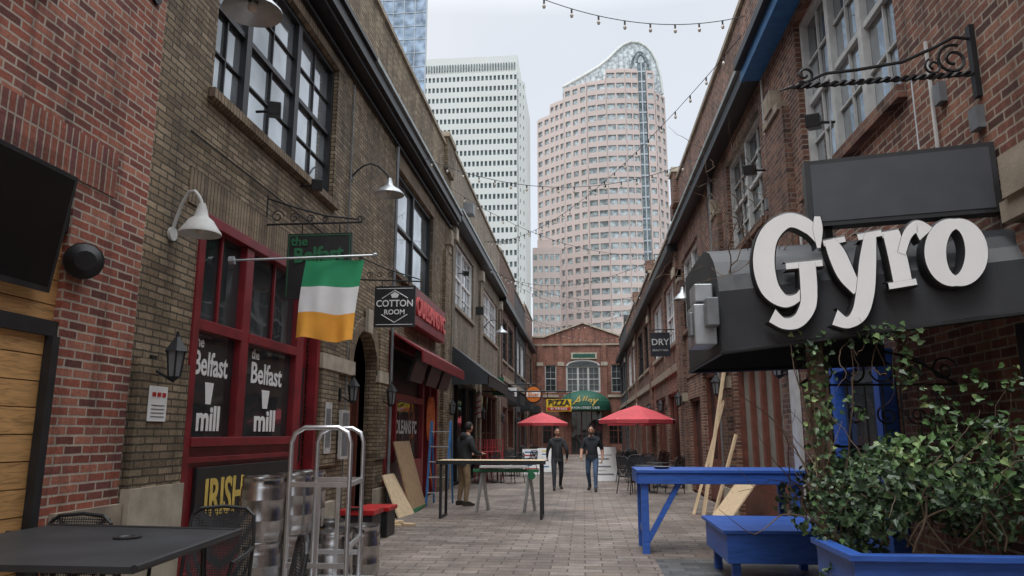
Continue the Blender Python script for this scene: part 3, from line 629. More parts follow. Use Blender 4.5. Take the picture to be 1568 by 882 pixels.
b.tube([(XL,y+.02,4.42),(-2.9,y+.02,4.36)],.014,'iron',6); b.tube([(XL,y+.02,4.85),(-3.6,y+.02,4.62),(-2.95,y+.02,4.40)],.012,'iron',6); b.tube([(XL,y+.02,4.35),(XL,y+.02,4.9)],.016,'iron',6)
for x in (-3.9,-3.7,-3.5): scroll(b,(x,y+.02,4.5),.06,.015,1.3,'xz','iron',.008)
for x in (-3.65,-3.15): b.tube([(x,y+.02,4.4),(x,y+.02,4.28)],.008,'iron',5)
cs=b.done()
text(cs,'sign_lettering','COTTON',(-3.4,y-.008,3.95),.175,'F','white',bold=.015,sx=.92); text(cs,'sign_lettering','ROOM',(-3.4,y-.008,3.79),.13,'F','white',bold=.015)
b=B('wall_notice'); b.wb(WL,6.62,6.92,.065,.075,1.72,2.05,'white')
for i in range(3): b.wb(WL,6.66+.085*i,6.72+.085*i,.076,.079,1.95,1.99,'crate')
for i in range(4): b.wb(WL,6.66,6.88,.076,.079,1.76+.035*i,1.768+.035*i,'gmet')
b.done()
b=B('wall_notice'); b.wb(WL,11.45,11.75,.065,.075,1.3,2.1,'whiteG'); b.wb(WL,11.49,11.71,.076,.079,1.4,2.0,'gmet'); b.done()
b=B('menu_board'); b.wb(WL,12.1,12.5,.08,.13,1.2,2.0,'whiteG'); b.wb(WL,12.14,12.46,.131,.134,1.25,1.95,'gmet'); b.done()
b=B('bar_blade_sign'); b.box(2.3,2.95,25,25.06,4.15,4.95,'navy'); b.tube([(XR,25.03,5.05),(2.25,25.03,5.05)],.02,'iron',6); b.tube([(2.4,25.03,5.05),(2.4,25.03,4.95)],.01,'iron',4); b.tube([(2.85,25.03,5.05),(2.85,25.03,4.95)],.01,'iron',4); ds=b.done()
text(ds,'sign_lettering','DRY',(2.62,24.99,4.62),.3,'F','whiteG',bold=.01); text(ds,'sign_lettering','BEAUTY BAR',(2.62,24.99,4.35),.09,'F','whiteG')
b=B('pizza_sign'); b.box(-1.45,-.45,30,30.08,2.5,2.98,'yellow'); b.box(-1.42,-.48,29.99,29.998,2.53,2.66,'crate'); b.tube([(-1.4,30.04,2.98),(-1.4,30.04,3.3)],.015,'iron',5); b.tube([(-.5,30.04,2.98),(-.5,30.04,3.3)],.015,'iron',5); b.tube([(XL,30.04,3.3),(-.4,30.04,3.3)],.03,'iron',6); pz=b.done()
text(pz,'sign_lettering','PIZZA',(-.95,29.98,2.83),.32,'F','black',bold=.03)
text(pz,'sign_lettering','BY THE SLICE',(-.95,29.98,2.6),.11,'F','white',bold=.02)
b=B('round_hanging_sign'); b.tube([(-2.0,30.5,3.2),(-2.0,30.58,3.2)],.36,'black',24); b.tube([(-2.0,30.45,3.2),(-2.0,30.49,3.2)],.31,'or2',24); b.box(-2.28,-1.72,30.43,30.449,3.1,3.3,'white'); b.tube([(XL,30.55,3.62),(-1.9,30.55,3.62)],.02,'iron',6); b.tube([(-2,30.55,3.62),(-2,30.55,3.5)],.015,'iron',5); rs=b.done()
text(rs,'sign_lettering','Slicer',(-2.0,30.42,3.2),.2,'F','or2',bold=.02)
b=B('green_wall_sign'); b.box(-4.0,-3.5,33,33.08,3.3,4.1,'sgreen'); b.box(-3.95,-3.55,32.99,32.998,3.5,3.9,'yellow'); b.done()
b=B('light_box_sign'); b.box(-3.9,-3.0,34,34.1,3.3,3.7,'white'); b.beam((XL,34.05,3.5),(-3.9,34.05,3.5),.05,.05,'iron'); b.done()
# ------------------------------------------------------------------ Gyro canopy
b=B('gyro_canopy')
cx0=1.12
def fy(x): return 6.05-(x-1.1)*.45
def zb_(x): return 2.24+.085*(x-1.1)
def hs(x): return 1-.14*(x-1.1)
prof=[(0,0.0),(0,.50),(.05,.64),(.16,.78),(.34,.90),(.55,.97),(.85,1.0)]
nx=16
for i in range(nx):
    xa=cx0+(XR-cx0)*i/nx; xb=cx0+(XR-cx0)*(i+1)/nx
    for j in range(len(prof)-1):
        sag=lambda x:.012*math.sin((x-cx0)*9)
        p,q=prof[j],prof[j+1]
        b.poly([(xa,fy(xa)+p[0]+sag(xa)*(j>0),zb_(xa)+p[1]*hs(xa)),(xb,fy(xb)+p[0]+sag(xb)*(j>0),zb_(xb)+p[1]*hs(xb)),(xb,fy(xb)+q[0]+sag(xb),zb_(xb)+q[1]*hs(xb)),(xa,fy(xa)+q[0]+sag(xa),zb_(xa)+q[1]*hs(xa))],'canvas')
Y1=7.9
b.poly([(cx0,fy(cx0)+p,zb_(cx0)+q) for p,q in prof]+[(cx0,Y1,3.24),(cx0,Y1,2.24)],'canvas')
b.poly([(cx0,6.89,3.24),(XR,6.0,3.13),(XR,Y1,3.2),(cx0,Y1,3.24)],'canvas')
b.poly([(cx0,Y1,2.24),(XR,Y1,2.3),(XR,Y1,3.2),(cx0,Y1,3.24)],'canvas')
for p in [[(cx0,fy(cx0),2.24),(XR,fy(XR),zb_(XR))],[(cx0,fy(cx0),2.24),(cx0,Y1,2.24)],[(cx0,Y1,2.24),(XR,Y1,2.3)]]: b.tube(p,.018,'iron',6)
cano=b.done(smooth=True,recalc=True)
b=B('canopy_heater_box'); b.box(.93,1.11,6.15,6.55,2.32,2.66,'galv'); b.box(.95,1.10,6.2,6.5,2.69,2.84,'galv'); b.box(.90,.929,6.2,6.35,2.4,2.6,'gmet'); b.box(1.0,1.1,5.95,6.1,2.45,2.68,'gmet'); b.done(bevel=.01)
def cat(P,n=8):
    out=[]
    Q=[P[0]]+P+[P[-1]]
    for i in range(1,len(Q)-2):
        for s in range(n):
            t=s/n; r=[]
            for k in range(3):
                a,b_,c,d=Q[i-1][k],Q[i][k],Q[i+1][k],Q[i+2][k]
                r.append(.5*((2*b_)+(-a+c)*t+(2*a-5*b_+4*c-d)*t*t+(-a+3*b_-3*c+d)*t**3))
            out.append(tuple(r))
    out.append(P[-1]); return out
# letter outlines are drawn on a lettering grid (units ~4 mm) and mounted on the sloping canopy front
def stroke(b,P,yo,closed=False,smooth=True):
    P=[(p[0],p[1],p[2]) for p in P]
    if len(P)>2 and smooth: P=cat(P)
    def mp(gx,gz): 
        X=1.36+(gx-1150)*.00385; return (X, 1.6+(1.74-(gz-330)*.00545)*(fy(X)-.08)/6)
    def strip(add):
        L=[];R=[]
        for i,p in enumerate(P):
            a=P[max(0,i-1)];c=P[min(len(P)-1,i+1)]
            if closed:
                a=P[(i-1)%len(P)] if i>0 else P[-2]; c=P[i+1] if i<len(P)-1 else P[1]
            dx,dy=c[0]-a[0],c[1]-a[1]; l=math.hypot(dx,dy) or 1; nx,ny=-dy/l,dx/l; h=p[2]/2+add
            e=add if (not closed and i in (0,len(P)-1)) else 0; sx=-dx/l*e*(1 if i==0 else -1)
            sy=-dy/l*e*(1 if i==0 else -1)
            L.append(mp(p[0]+nx*h+sx,p[1]+ny*h+sy));R.append(mp(p[0]-nx*h+sx,p[1]-ny*h+sy))
        return L,R
    L,R=strip(0); L2,R2=strip(2.4)
    f=lambda q,y:(q[0],fy(q[0])-y,q[1])
    for i in range(len(L)-1):
        b.poly([f(L[i],.115+yo),f(L[i+1],.115+yo),f(R[i+1],.115+yo),f(R[i],.115+yo)],'white')
        for A in (L2,R2): b.poly([f(A[i],.108+yo*.5),f(A[i+1],.108+yo*.5),f(A[i+1],.03),f(A[i],.03)],'black')
        for A,C in ((L,L2),(R,R2)): b.poly([f(A[i],.115+yo),f(A[i+1],.115+yo),f(C[i+1],.108+yo*.5),f(C[i],.108+yo*.5)],'black')
b=B('lettering',cano)
ST=[([(1266,372,10),(1250,348,22),(1216,337,22),(1182,358,32),(1168,396,38),(1174,436,34),(1198,458,20),(1222,454,12),(1238,436,12)],0),
([(1266,332,10),(1265,352,16),(1264,380,6)],0),([(1206,407,9),(1268,403,9)],0),
([(1242,402,28),(1242,436,28),(1238,466,26),(1220,488,20),(1196,492,16),(1176,480,22)],0),
([(1272,374,8),(1308,368,8)],0),([(1282,370,18),(1292,390,28),(1304,420,28),(1320,446,16)],0),
([(1328,366,9),(1366,360,9)],0),([(1348,362,18),(1340,402,26),(1332,446,28),(1320,478,24),(1300,492,16),(1280,484,24)],0),
([(1366,364,9),(1392,360,9)],0),([(1380,360,26),(1386,398,28),(1390,436,28)],0),([(1368,440,9),(1410,434,9)],0),
([(1392,392,12),(1404,364,14),(1420,352,18),(1432,364,28)],0)]
for i,(p,c) in enumerate(ST): stroke(b,p,.0015*i)
ring=[]
for i in range(41):
    a=2*math.pi*i/40; ring.append((1470+29*math.cos(a)+4*math.sin(a),392-42*math.sin(a),15+16*abs(math.cos(a))))
stroke(b,ring,.02,closed=True,smooth=False)
b.done(recalc=False)
b=B('led_display_board')
slab(b,(1.79,5.78,3.19),(1.28,-.30,.0),(0,0,.54),(.02,.14,0),'black'); slab(b,(1.83,5.768,3.225),(1.20,-.281,0),(0,0,.47),(0,-.004,0),'led')
for x in (1.95,2.8): b.beam((x,5.85,3.0),(x,5.85,3.2),.06,.06,'iron')
b.done()
b=B('wrought_iron_bracket'); y=5.62
n=60
for ph in (0,math.pi): b.tube([(1.70+1.4*i/n,y+.014*math.sin(i*1.1+ph),4.30+.05*i/n+.014*math.cos(i*1.1+ph)) for i in range(n+1)],.014,'iron',5)
b.box(3.06,3.1,y-.03,y+.03,4.15,4.75,'iron')
b.tube([(3.08,y,4.64),(2.95,y,4.66),(2.8,y,4.58),(2.55,y,4.47),(2.2,y,4.42),(1.95,y,4.40),(1.8,y,4.33)],.014,'iron',6)
scroll(b,(2.93,y,4.47),.13,.03,1.6,'xz','iron',.013,start=1.2); scroll(b,(2.78,y,4.42),.07,.02,1.4,'xz','iron',.01,start=2)
scroll(b,(1.8,y,4.40),.07,.02,1.3,'xz','iron',.012,start=4); b.tube([(1.7,y,4.3),(1.6,y,4.27)],[.014,.004],'iron',6)
b.tube([(2.6,y,4.34),(2.6,y,3.7)],.006,'galv',5); b.tube([(2.0,y+.05,4.31),(2.0,y+.15,3.72)],.006,'galv',5)
b.done()
# ------------------------------------------------------------------ blue furniture
b=B('blue_bar_table')
for i in range(4): b.box(.72,3.0,10.6+i*.25,10.6+i*.25+.235,1.075,1.12,'blue')
b.box(.74,2.98,10.62,10.66,.93,1.074,'blue'); b.box(.74,2.98,11.52,11.56,.93,1.074,'blue'); b.box(.72,.76,10.66,11.52,.93,1.074,'blue')
for x in (.78,2.8):
    for yy in (10.67,11.4): b.box(x,x+.1,yy,yy+.1,0,1.07,'blue')
    if x<1: b.beam((x+.05,10.72,.12),(x+.55,10.72,.98),.07,.07,'blue')
    b.box(x+.02,x+.08,10.77,11.4,.25,.34,'blue')
b.done(bevel=.006)
b=B('food_bowl'); b.lathe((1.1,10.95,1.122),[(.0,.002),(.09,.004),(.13,.03),(.125,.03),(.08,.012),(0,.01)],'gmet',20); b.done(smooth=True)
b=B('blue_bench')
for i in range(3): b.box(1.46+i*.001,2.75,8.38+i*.5,8.38+i*.5+.485,.56,.60,'blue')
b.box(1.5,2.72,8.40,8.45,.26,.558,'blue'); b.box(1.5,1.55,8.45,9.8,.26,.558,'blue'); b.box(2.67,2.72,8.45,9.8,.26,.558,'blue')
for x in (1.56,2.56):
    for yy in (8.5,9.6): b.box(x,x+.09,yy,yy+.09,0,.55,'blue')
b.done(bevel=.006)
b=B('blue_planter_box')
b.box(1.64,3.05,4.95,5.0,.55,.84,'blue'); b.box(1.64,1.69,5.0,5.7,.55,.84,'blue'); b.box(1.60,3.06,4.9,4.98,.841,.88,'blue'); b.box(1.60,1.70,4.98,5.7,.841,.88,'blue')
b.box(1.69,3.05,5.0,5.7,.45,.78,'bark')
for p in ((1.66,5.02),(2.95,5.02),(1.66,5.55)): b.box(p[0],p[0]+.1,p[1],p[1]+.1,0,.56,'blue')
b.done(bevel=.005)
b=B('wooden_post'); b.box(1.75,1.85,5.88,5.98,0,2.3,'bark'); b.box(3.0,3.1,5.3,5.4,0,2.35,'iron'); b.done()
b=B('iron_trellis'); y=6.4
for x in [1.9+.14*i for i in range(9)]: b.tube([(x,y,.9),(x,y,2.0)],.008,'iron',5)
for z in (1.0,1.5,2.0): b.tube([(1.8,y,z),(3.05,y,z)],.01,'iron',5)
for i in range(5):
    scroll(b,(2.0+.24*i,y,2.12),.11,.02,1.5,'xz','iron',.009,start=random.random()*6)
    scroll(b,(2.0+.24*i,y,1.75),.08,.02,1.5,'xz','iron',.008,start=random.random()*6)
b.tube([(1.8+1.25*i/12,y,2.0+.28*math.sin(math.pi*i/12)) for i in range(13)],.012,'iron',6)
b.done()
# ------------------------------------------------------------------ ivy
def leaf(b,c,n,s,k,rot):
    n=n.normalized(); a=n.orthogonal().normalized(); a.rotate(Matrix.Rotation(rot,3,n)); w=n.cross(a)
    pts=[(-.42,0),(-.5,.30),(-.12,.46),(.16,.22),(.62,0),(.16,-.22),(-.12,-.46),(-.5,-.30)]
    V=[c+(a*x+w*y+n*(abs(y)*.45-.12*x*x))*s for x,y in pts]
    i=len(b.v); b.v+=[tuple(v) for v in V]; mi=b.mi(k)
    for f in ((0,1,2,3,4),(0,4,5,6,7)): b.f.append(tuple(i+j for j in f)); b.m.append(mi)
b=B('ivy_plant'); rnd=random.Random(3)
def clump(c,r,n,smin,smax,k,k2=.15):
    for _ in range(n):
        while True:
            p=Vector((rnd.uniform(-1,1),rnd.uniform(-1,1),rnd.uniform(-1,1)))
            if .35<p.length<1: break
        q=Vector((c[0]+p.x*r[0],c[1]+p.y*r[1],c[2]+p.z*r[2]))
        if q.x>3.08: continue
        nn=(p*.8+Vector((rnd.gauss(0,.5),-.5+rnd.gauss(0,.5),.5+rnd.gauss(0,.5))))
        kk=k if rnd.random()>k2 else ('leaf2' if k=='leaf' else 'leaf')
        leaf(b,q,nn,rnd.uniform(smin,smax),kk,rnd.uniform(0,6.28))
for _ in range(44):
    x=rnd.uniform(1.75,3.0); y=rnd.uniform(5.0,7.0); z=rnd.uniform(.9,1.38)
    clump((x,y,z),(.2,.2,.17),80,.032,.065,'leaf',.10)
for _ in range(30):
    y=rnd.uniform(5.05,6.6); x=rnd.uniform(.315,.36)*y-.02; z=rnd.uniform(.1,1.35)
    clump((x,y,z),(.13,.15,.2),70,.03,.06,'leaf',.10)
for i in range(18):
    z=.8+i*.095; clump((1.80+.05*math.sin(i*2),5.9,z),(.11,.12,.1),28,.028,.055,'leaf',.4)
for _ in range(24):
    x=rnd.uniform(2.1,3.0); y=rnd.uniform(5.0,6.3); z=rnd.uniform(1.2,1.76)*(.8+.2*x/2.5)
    clump((x,y,z),(.16,.15,.13),26,.035,.07,'leaf2',.4)
for (x,y,z) in ((2.02,5.8,1.8),(2.3,5.6,2.0),(2.36,5.6,2.12),(2.65,5.3,1.9),(2.85,5.2,1.95),(2.45,5.5,1.85)):
    clump((x,y,z),(.1,.1,.14),20,.03,.065,'leaf2',.3)
for _ in range(60):
    x=rnd.uniform(1.6,2.4); leaf(b,Vector((x,fy(x)+rnd.uniform(-.08,.02),zb_(x)-.02+rnd.gauss(0,.05))),Vector((rnd.gauss(0,.5),-1,.4)),rnd.uniform(.03,.06),'leaf' if rnd.random()<.6 else 'leaf2',rnd.uniform(0,6))
def vine(b,p,d,n,step,r,wob,grav=0):
    p=Vector(p);d=Vector(d).normalized();pts=[p.copy()]
    for i in range(n):
        d=(d+Vector((rnd.gauss(0,wob),rnd.gauss(0,wob),rnd.gauss(0,wob)-grav))).normalized(); p=p+d*step; pts.append(p.copy())
    b.tube(pts,[r*(1-.8*i/n) for i in range(n+1)],'bark',5); return pts
for _ in range(34): vine(b,(rnd.uniform(1.75,2.9),rnd.uniform(5.2,6.8),.85),(rnd.gauss(0,.3),-.1,1),14,.085,.008,.25)
for _ in range(6): vine(b,(1.80+rnd.uniform(-.06,.06),5.86,.6),(0,0,1),17,.1,.012,.10)
b.done(recalc=False)
b=B('bare_vine')
for _ in range(9): 
    pts=vine(b,(1.2+rnd.uniform(0,.7),6.0+rnd.uniform(0,.6),2.9),(rnd.gauss(-.2,.4),rnd.gauss(.2,.3),1),20,.07,.006,.32)
    for q in pts[6::3]:
        vine(b,q,(rnd.gauss(0,1),rnd.gauss(0,.5),.4),7,.05,.0035,.35)
for _ in range(8): vine(b,(1.9+rnd.uniform(-.2,.5),5.72,2.3),(rnd.gauss(0,.5),-.1,rnd.gauss(-.4,.5)),14,.05,.005,.35,.04)
for _ in range(8): vine(b,(3.05,12+rnd.uniform(-1.5,2),4.5+rnd.uniform(0,2)),(-.3,rnd.gauss(0,.6),1),16,.09,.007,.35)
b.done(recalc=False)
# ------------------------------------------------------------------ patio table & chairs
b=B('metal_patio_table')
zt=.94
b.hexa([(-3.95,3.75,zt-.035),(-2.28,3.75,zt-.035),(-2.42,5.2,zt-.035),(-3.95,5.35,zt-.035),(-3.95,3.75,zt),(-2.28,3.75,zt),(-2.42,5.2,zt),(-3.95,5.35,zt)],'canvas')
b.tube([(-2.27,3.74,zt-.01),(-2.41,5.22,zt-.01),(-3.95,5.37,zt-.01)],.022,'black',8)
b.lathe((-2.95,4.75,zt+.004),[(.085,0),(.085,.008),(.05,.010),(.04,.002)],'black',20)
for (x,y_) in ((-2.4,3.9),(-2.55,5.1),(-3.85,5.2)): b.tube([(x,y_,0),(x-.06,y_,zt-.06),(x-.3,y_,zt-.04)],.02,'black',8)
b.done()
def chair(name,loc,rz,s=1.0):
    b=B(name); w=.26*s
    fr=[(-w,.25,.45),(-w,.30,.75),(-w+.02,.33,.93),(-w+.08,.335,.98),(0,.35,.995),(w-.08,.335,.98),(w-.02,.33,.93),(w,.30,.75),(w,.25,.45)]
    b.tube(fr,.014,'black',8)
    for i in range(6):
        x0=-w+.02+i*(2*w-.04)/6;x1=-w+.02+(i+1)*(2*w-.04)/6
        cv=lambda x:.05*(1-(x/w)**2)
        b.poly([(x0,.26+cv(x0),.47),(x1,.26+cv(x1),.47),(x1,.325+cv(x1)*.5,.97),(x0,.325+cv(x0)*.5,.97)],'perf')
    b.poly([(-w,-.22,.45),(w,-.22,.45),(w,.25,.44),(-w,.25,.44)],'perf')
    b.tube([(-w,-.22,.45),(w,-.22,.45),(w,.25,.45),(-w,.25,.45)],.013,'black',8,closed=True)
    for sx in (-1,1):
        b.tube([(sx*w,-.2,.45),(sx*(w+.03),-.25,0)],.013,'black',8); b.tube([(sx*w,.24,.45),(sx*(w+.03),.32,0)],.013,'black',8)
        b.tube([(sx*w,.3,.70),(sx*(w+.03),.1,.68),(sx*(w+.03),-.15,.66),(sx*(w+.01),-.21,.45)],.014,'black',8)
    return b.done(loc=loc,rz=rz)
chair('mesh_patio_chair',(-2.75,5.35,.06),0.05); chair('mesh_patio_chair',(-3.75,5.1,.02),.0)
chair('mesh_patio_chair',(-1.98,4.35,.0),-1.1)
# ------------------------------------------------------------------ kegs
b=B('beer_keg')
pr=[(.0,.045),(.16,.045),(.175,.03),(.178,.0),(.19,-.0),(.193,.03),(.190,.06),(.2,.075),(.203,.10),(.203,.17),(.209,.185),(.209,.20),(.203,.215),(.203,.36),(.209,.375),(.209,.39),(.203,.405),(.203,.47),(.198,.50),(.190,.515),(.192,.57),(.197,.585),(.192,.598),(.182,.598),(.18,.52),(.15,.535),(.05,.55),(0,.55)]
b.lathe((0,0,0),pr,'steel',28); b.lathe((0,0,.55),[(.04,0),(.04,.03),(.03,.035),(0,.035)],'gmet',12)
for q in range(3):
    a=2*math.pi*q/3; r1=.1945
    for t in (-.24,-.12,0,.12):
        a0,a1=a+t,a+t+.12
        b.poly([(r1*math.cos(a0),r1*math.sin(a0),.53),(r1*math.cos(a1),r1*math.sin(a1),.53),(r1*math.cos(a1),r1*math.sin(a1),.56),(r1*math.cos(a0),r1*math.sin(a0),.56)],'black')
k0=b.done(loc=(-3.10,7.15,0.004),rz=.3,smooth=True)
for (x,y,z,r) in ((-3.10,7.15,.604,1.2),(-3.04,7.72,.004,2),(-3.00,7.70,.604,.2),(-3.13,8.3,.004,.9),(-3.08,8.28,.604,2.4),(-2.62,7.9,.004,1.5),(-3.0,8.9,.004,.3),(-2.5,8.5,.004,.7)): copyobj(k0,(x,y,z),r,'beer_keg')
b=B('platform_cart')
for (y,x0,x1) in ((6.75,-2.68,-2.12),(7.55,-2.72,-2.24)):
    zt=1.66; pts=[(x0,y,.2),(x0,y,zt-.14),(x0+.03,y,zt-.05),(x0+.12,y,zt),(x1-.12,y,zt),(x1-.03,y,zt-.05),(x1,y,zt-.14),(x1,y,.2)]
    b.tube(pts,.022,'alu',10)
    for z in (.45,1.15): b.beam((x0,y,z),(x1,y,z),.03,.045,'alu')
    xm=(x0+x1)/2; b.beam((xm,y,.2),(xm,y,1.15),.03,.04,'alu')
b.box(-2.75,-2.1,6.7,7.62,.17,.22,'alu')
b.beam((-2.12,6.75,1.15),(-2.24,7.55,1.15),.03,.04,'alu'); b.beam((-2.12,6.75,.6),(-2.24,7.55,.6),.03,.04,'alu')
for (x,y) in ((-2.65,6.85),(-2.2,6.85),(-2.65,7.5),(-2.25,7.5)): b.tube([(x-.02,y,.075),(x+.02,y,.075)],.072,'black',14); b.beam((x,y,.08),(x,y,.18),.05,.05,'gmet')
b.done(smooth=True)
b=B('tool_crate'); b.box(-3.6,-3.12,11.1,11.6,.005,.42,'black'); b.box(-3.63,-3.09,11.07,11.63,.422,.5,'crate'); b.box(-3.62,-3.10,11.08,11.1,.2,.26,'crate'); b.box(-3.45,-3.27,11.05,11.09,.5,.54,'black'); b.done(bevel=.012)
b=B('tool_crate'); b.box(-3.55,-3.1,11.9,12.4,.005,.40,'black'); b.box(-3.58,-3.07,11.87,12.43,.402,.47,'crate'); b.done(bevel=.012)
b=B('lumber_offcuts')
for (x,y,z,r,l) in ((-3.55,13.2,.03,.4,.7),(-3.3,13.5,.03,-.2,.6),(-3.4,13.3,.075,.9,.5)): 
    c,s=math.cos(r)*l/2,math.sin(r)*l/2; b.beam((x-c,y-s,z),(x+c,y+s,z),.12,.04,'ply')
b.done()
b=B('leaning_board'); b.hexa([(-3.55,15.5,.01),(-3.55,16.9,.01),(-3.52,16.9,.01),(-3.52,15.5,.01),(-4.0,15.6,1.45),(-4.0,17.0,1.45),(-3.97,17.0,1.45),(-3.97,15.6,1.45)],'plyb'); b.hexa([(-3.51,15.5,.01),(-3.51,16.0,.01),(-3.49,16.0,.01),(-3.49,15.5,.01),(-3.53,15.5,.08),(-3.53,16.9,.08),(-3.51,16.9,.08),(-3.51,15.5,.08)],'sgreen'); b.done()
b=B('leaning_board'); b.hexa([(-3.6,14.6,.01),(-3.5,15.5,.01),(-3.47,15.5,.01),(-3.57,14.6,.01),(-4.0,14.8,.8),(-3.98,15.6,.8),(-3.95,15.6,.8),(-3.97,14.8,.8)],'ply'); b.done()
b=B('leaning_board'); b.beam((2.35,15.6,.0),(3.0,15.9,3.1),.24,.04,'ply',up=(-1,0,0)); b.beam((2.2,15.9,.0),(3.0,16.3,2.3),.1,.05,'ply',up=(-1,0,0)); b.beam((2.5,15.3,.0),(3.0,15.2,1.6),.15,.04,'ply',up=(-1,0,0)); b.done()
b=B('plywood_sheet'); b.hexa([(2.35,13.5,.01),(2.35,14.9,.01),(2.38,14.9,.01),(2.38,13.5,.01),(2.95,13.6,.75),(2.95,15.0,.75),(2.98,15.0,.75),(2.98,13.6,.75)],'ply'); b.done()
b=B('work_table')
b.box(-2.85,-.75,14.6,15.3,1.06,1.10,'ply'); b.box(-2.87,-.73,14.58,14.6,1.03,1.1,'black')
for x in (-2.8,-.85):
    for y in (14.62,15.22): b.box(x,x+.05,y,y+.05,.004,1.06,'black')
    b.box(x,x+.05,14.67,15.22,.004,.05,'black'); b.box(x,x+.05,14.67,15.22,1.0,1.06,'black')
b.done()
b=B('sawhorse')
for x in (-2.25,-1.25):
    b.beam((x,15.9,.0),(x+.1,16.1,.82),.05,.05,'galv'); b.beam((x+.2,16.3,.0),(x+.1,16.1,.82),.05,.05,'galv')
b.beam((-2.35,16.1,.84),(-.95,16.1,.84),.12,.06,'sgreen'); b.tube([(-1.1,16.05,.74),(-1.1,16.0,.74)],.08,'sgreen',14); b.beam((-2.2,16.1,.92),(-1.2,16.1,.92),.3,.04,'whiteG'); b.done()
b=B('step_ladder')
for x in (-3.55,-3.1): b.beam((x,17.0,0),(x+.02,17.35,1.9),.05,.03,'blueM'); b.beam((x,17.9,0),(x+.02,17.4,1.9),.04,.03,'blueM')
for i in range(5): b.beam((-3.53,17.05+.07*i,.3+.34*i),(-3.1,17.05+.07*i,.3+.34*i),.08,.025,'alu')
b.done()
b=B('orange_cable')
for k in range(4): b.tube([(XL+.12+.02*k,19.2+.25*math.cos(a)+.05*k,2.0+.55*math.sin(a)) for a in [2*math.pi*i/24 for i in range(24)]],.018,'rope',6,closed=True)
b.tube([(XL+.12,19.3,1.5),(XL+.2,19.0,.8),(XL+.3,19.2,.02)],.018,'rope',6); b.done()
# ------------------------------------------------------------------ umbrellas, distant furniture
def umbrella(loc,r,edge,tip,rz=0):
    b=B('patio_umbrella'); n=8
    ring=lambda rr,z,sc=0:[(rr*math.cos(2*math.pi*i/n+.2),rr*math.sin(2*math.pi*i/n+.2),z) for i in range(n)]
    A=ring(.02,tip);Bq=ring(r*.5,tip-(tip-edge)*.42);C=ring(r,edge);Dq=ring(r*.99,edge-.13)
    for i in range(n):
        j=(i+1)%n; b.poly([A[i],A[j],Bq[j],Bq[i]],'redb'); b.poly([Bq[i],Bq[j],C[j],C[i]],'redb'); b.poly([C[i],C[j],Dq[j],Dq[i]],'redb')
        b.tube([(0,0,tip-.05),C[i]],.01,'whiteG',4); b.tube([(0,0,edge-.2),Bq[i]],.008,'whiteG',4)
    b.tube([(0,0,.05),(0,0,tip+.06)],.022,'whiteG',8); b.lathe((0,0,0),[(.25,0),(.25,.06),(.05,.1)],'black',16)
    b.done(loc=loc,rz=rz)
umbrella((1.85,26,0),1.35,2.08,2.58); umbrella((-1.95,36,0),1.28,2.12,2.62,.3); umbrella((2.2,33,0),1.2,2.1,2.55,.1)
def cafe(x,y,mat='black'):
    b=B('cafe_table'); b.lathe((0,0,.72),[(0,.03),(.38,.03),(.4,.015),(.38,0),(0,0)],mat,16); b.tube([(0,0,0),(0,0,.72)],.025,mat,6); b.lathe((0,0,0),[(.22,0),(.2,.03),(.03,.06)],mat,12); b.done(loc=(x,y,.004))
    for a in (0.3,2.2,4.2): chair('mesh_patio_chair',(x-.6*math.sin(a),y+.6*math.cos(a),.004),a)
for (x,y) in ((1.8,21.5),(2.3,23.6),(2.0,26.6),(2.2,30),(-2.9,25.5),(-2.7,29.5),(-2.1,36)): cafe(x,y)
b=B('red_metal_chairs')
for k in range(4):
    for h in range(3):
        x=-3.5+.12*k;y=26+.5*k;z=.45+h*.28
        b.tube([(x-.2,y,z),(x-.2,y,z+.4),(x+.2,y,z+.4),(x+.2,y,z)],.014,'redb',5); b.box(x-.2,x+.2,y-.35,y,z-.02,z,'redb')
        for q in (-.1,0,.1): b.tube([(x+q,y,z),(x+q,y,z+.4)],.01,'redb',4)
        for dx,dy in ((-.2,0),(.2,0),(-.2,-.35),(.2,-.35)): b.tube([(x+dx,y+dy,z),(x+dx*1.1,y+dy*1.1,z-.44)],.012,'redb',4)
b.done()
def aboard(loc,cols,w=.6,h=1.0,rz=0):
    b=B('a_frame_sign')
    b.hexa([(-w/2,-.25,0),(w/2,-.25,0),(w/2,-.22,0),(-w/2,-.22,0),(-w/2,0,h),(w/2,0,h),(w/2,.03,h),(-w/2,.03,h)],cols[0]); b.hexa([(-w/2,.28,0),(w/2,.28,0),(w/2,.25,0),(-w/2,.25,0),(-w/2,.04,h),(w/2,.04,h),(w/2,.035,h),(-w/2,.035,h)],cols[0])
    for i in range(6):
        z=.2+i*.13; yy=-.25+.25*z/h; e=(.95,.5,.8,.35,.7,.9)[i]
        b.hexa([(-w*.38,yy-.006,z),(w*.38*(2*e-1),yy-.006,z),(w*.38*(2*e-1),yy-.002,z),(-w*.38,yy-.002,z),(-w*.38,yy+.008,z+.05),(w*.38*(2*e-1),yy+.008,z+.05),(w*.38*(2*e-1),yy+.012,z+.05),(-w*.38,yy+.012,z+.05)],cols[1+i%(len(cols)-1)])
    b.done(loc=loc,rz=rz)
aboard((.75,27,.004),['white','gmet','whiteG'],.8,1.15,.1); aboard((-2.1,31,.004),['white','crate','blueM'],.8,1.0); aboard((-1.7,33,.004),['white','blueM','yellow'],.6,1.0)
b=B('barber_pole'); b.tube([(XL+.25,27.5,2.2),(XL+.25,27.5,3.0)],.09,'white',12); b.tube([(XL+.25+.095*math.cos(i*.6),27.5+.095*math.sin(i*.6),2.2+.8*i/40) for i in range(41)],.02,'crate',5); b.sph((XL+.25,27.5,3.08),.1,'galv'); b.tube([(XL,27.5,2.6),(XL+.25,27.5,2.6)],.02,'iron',5); b.done()
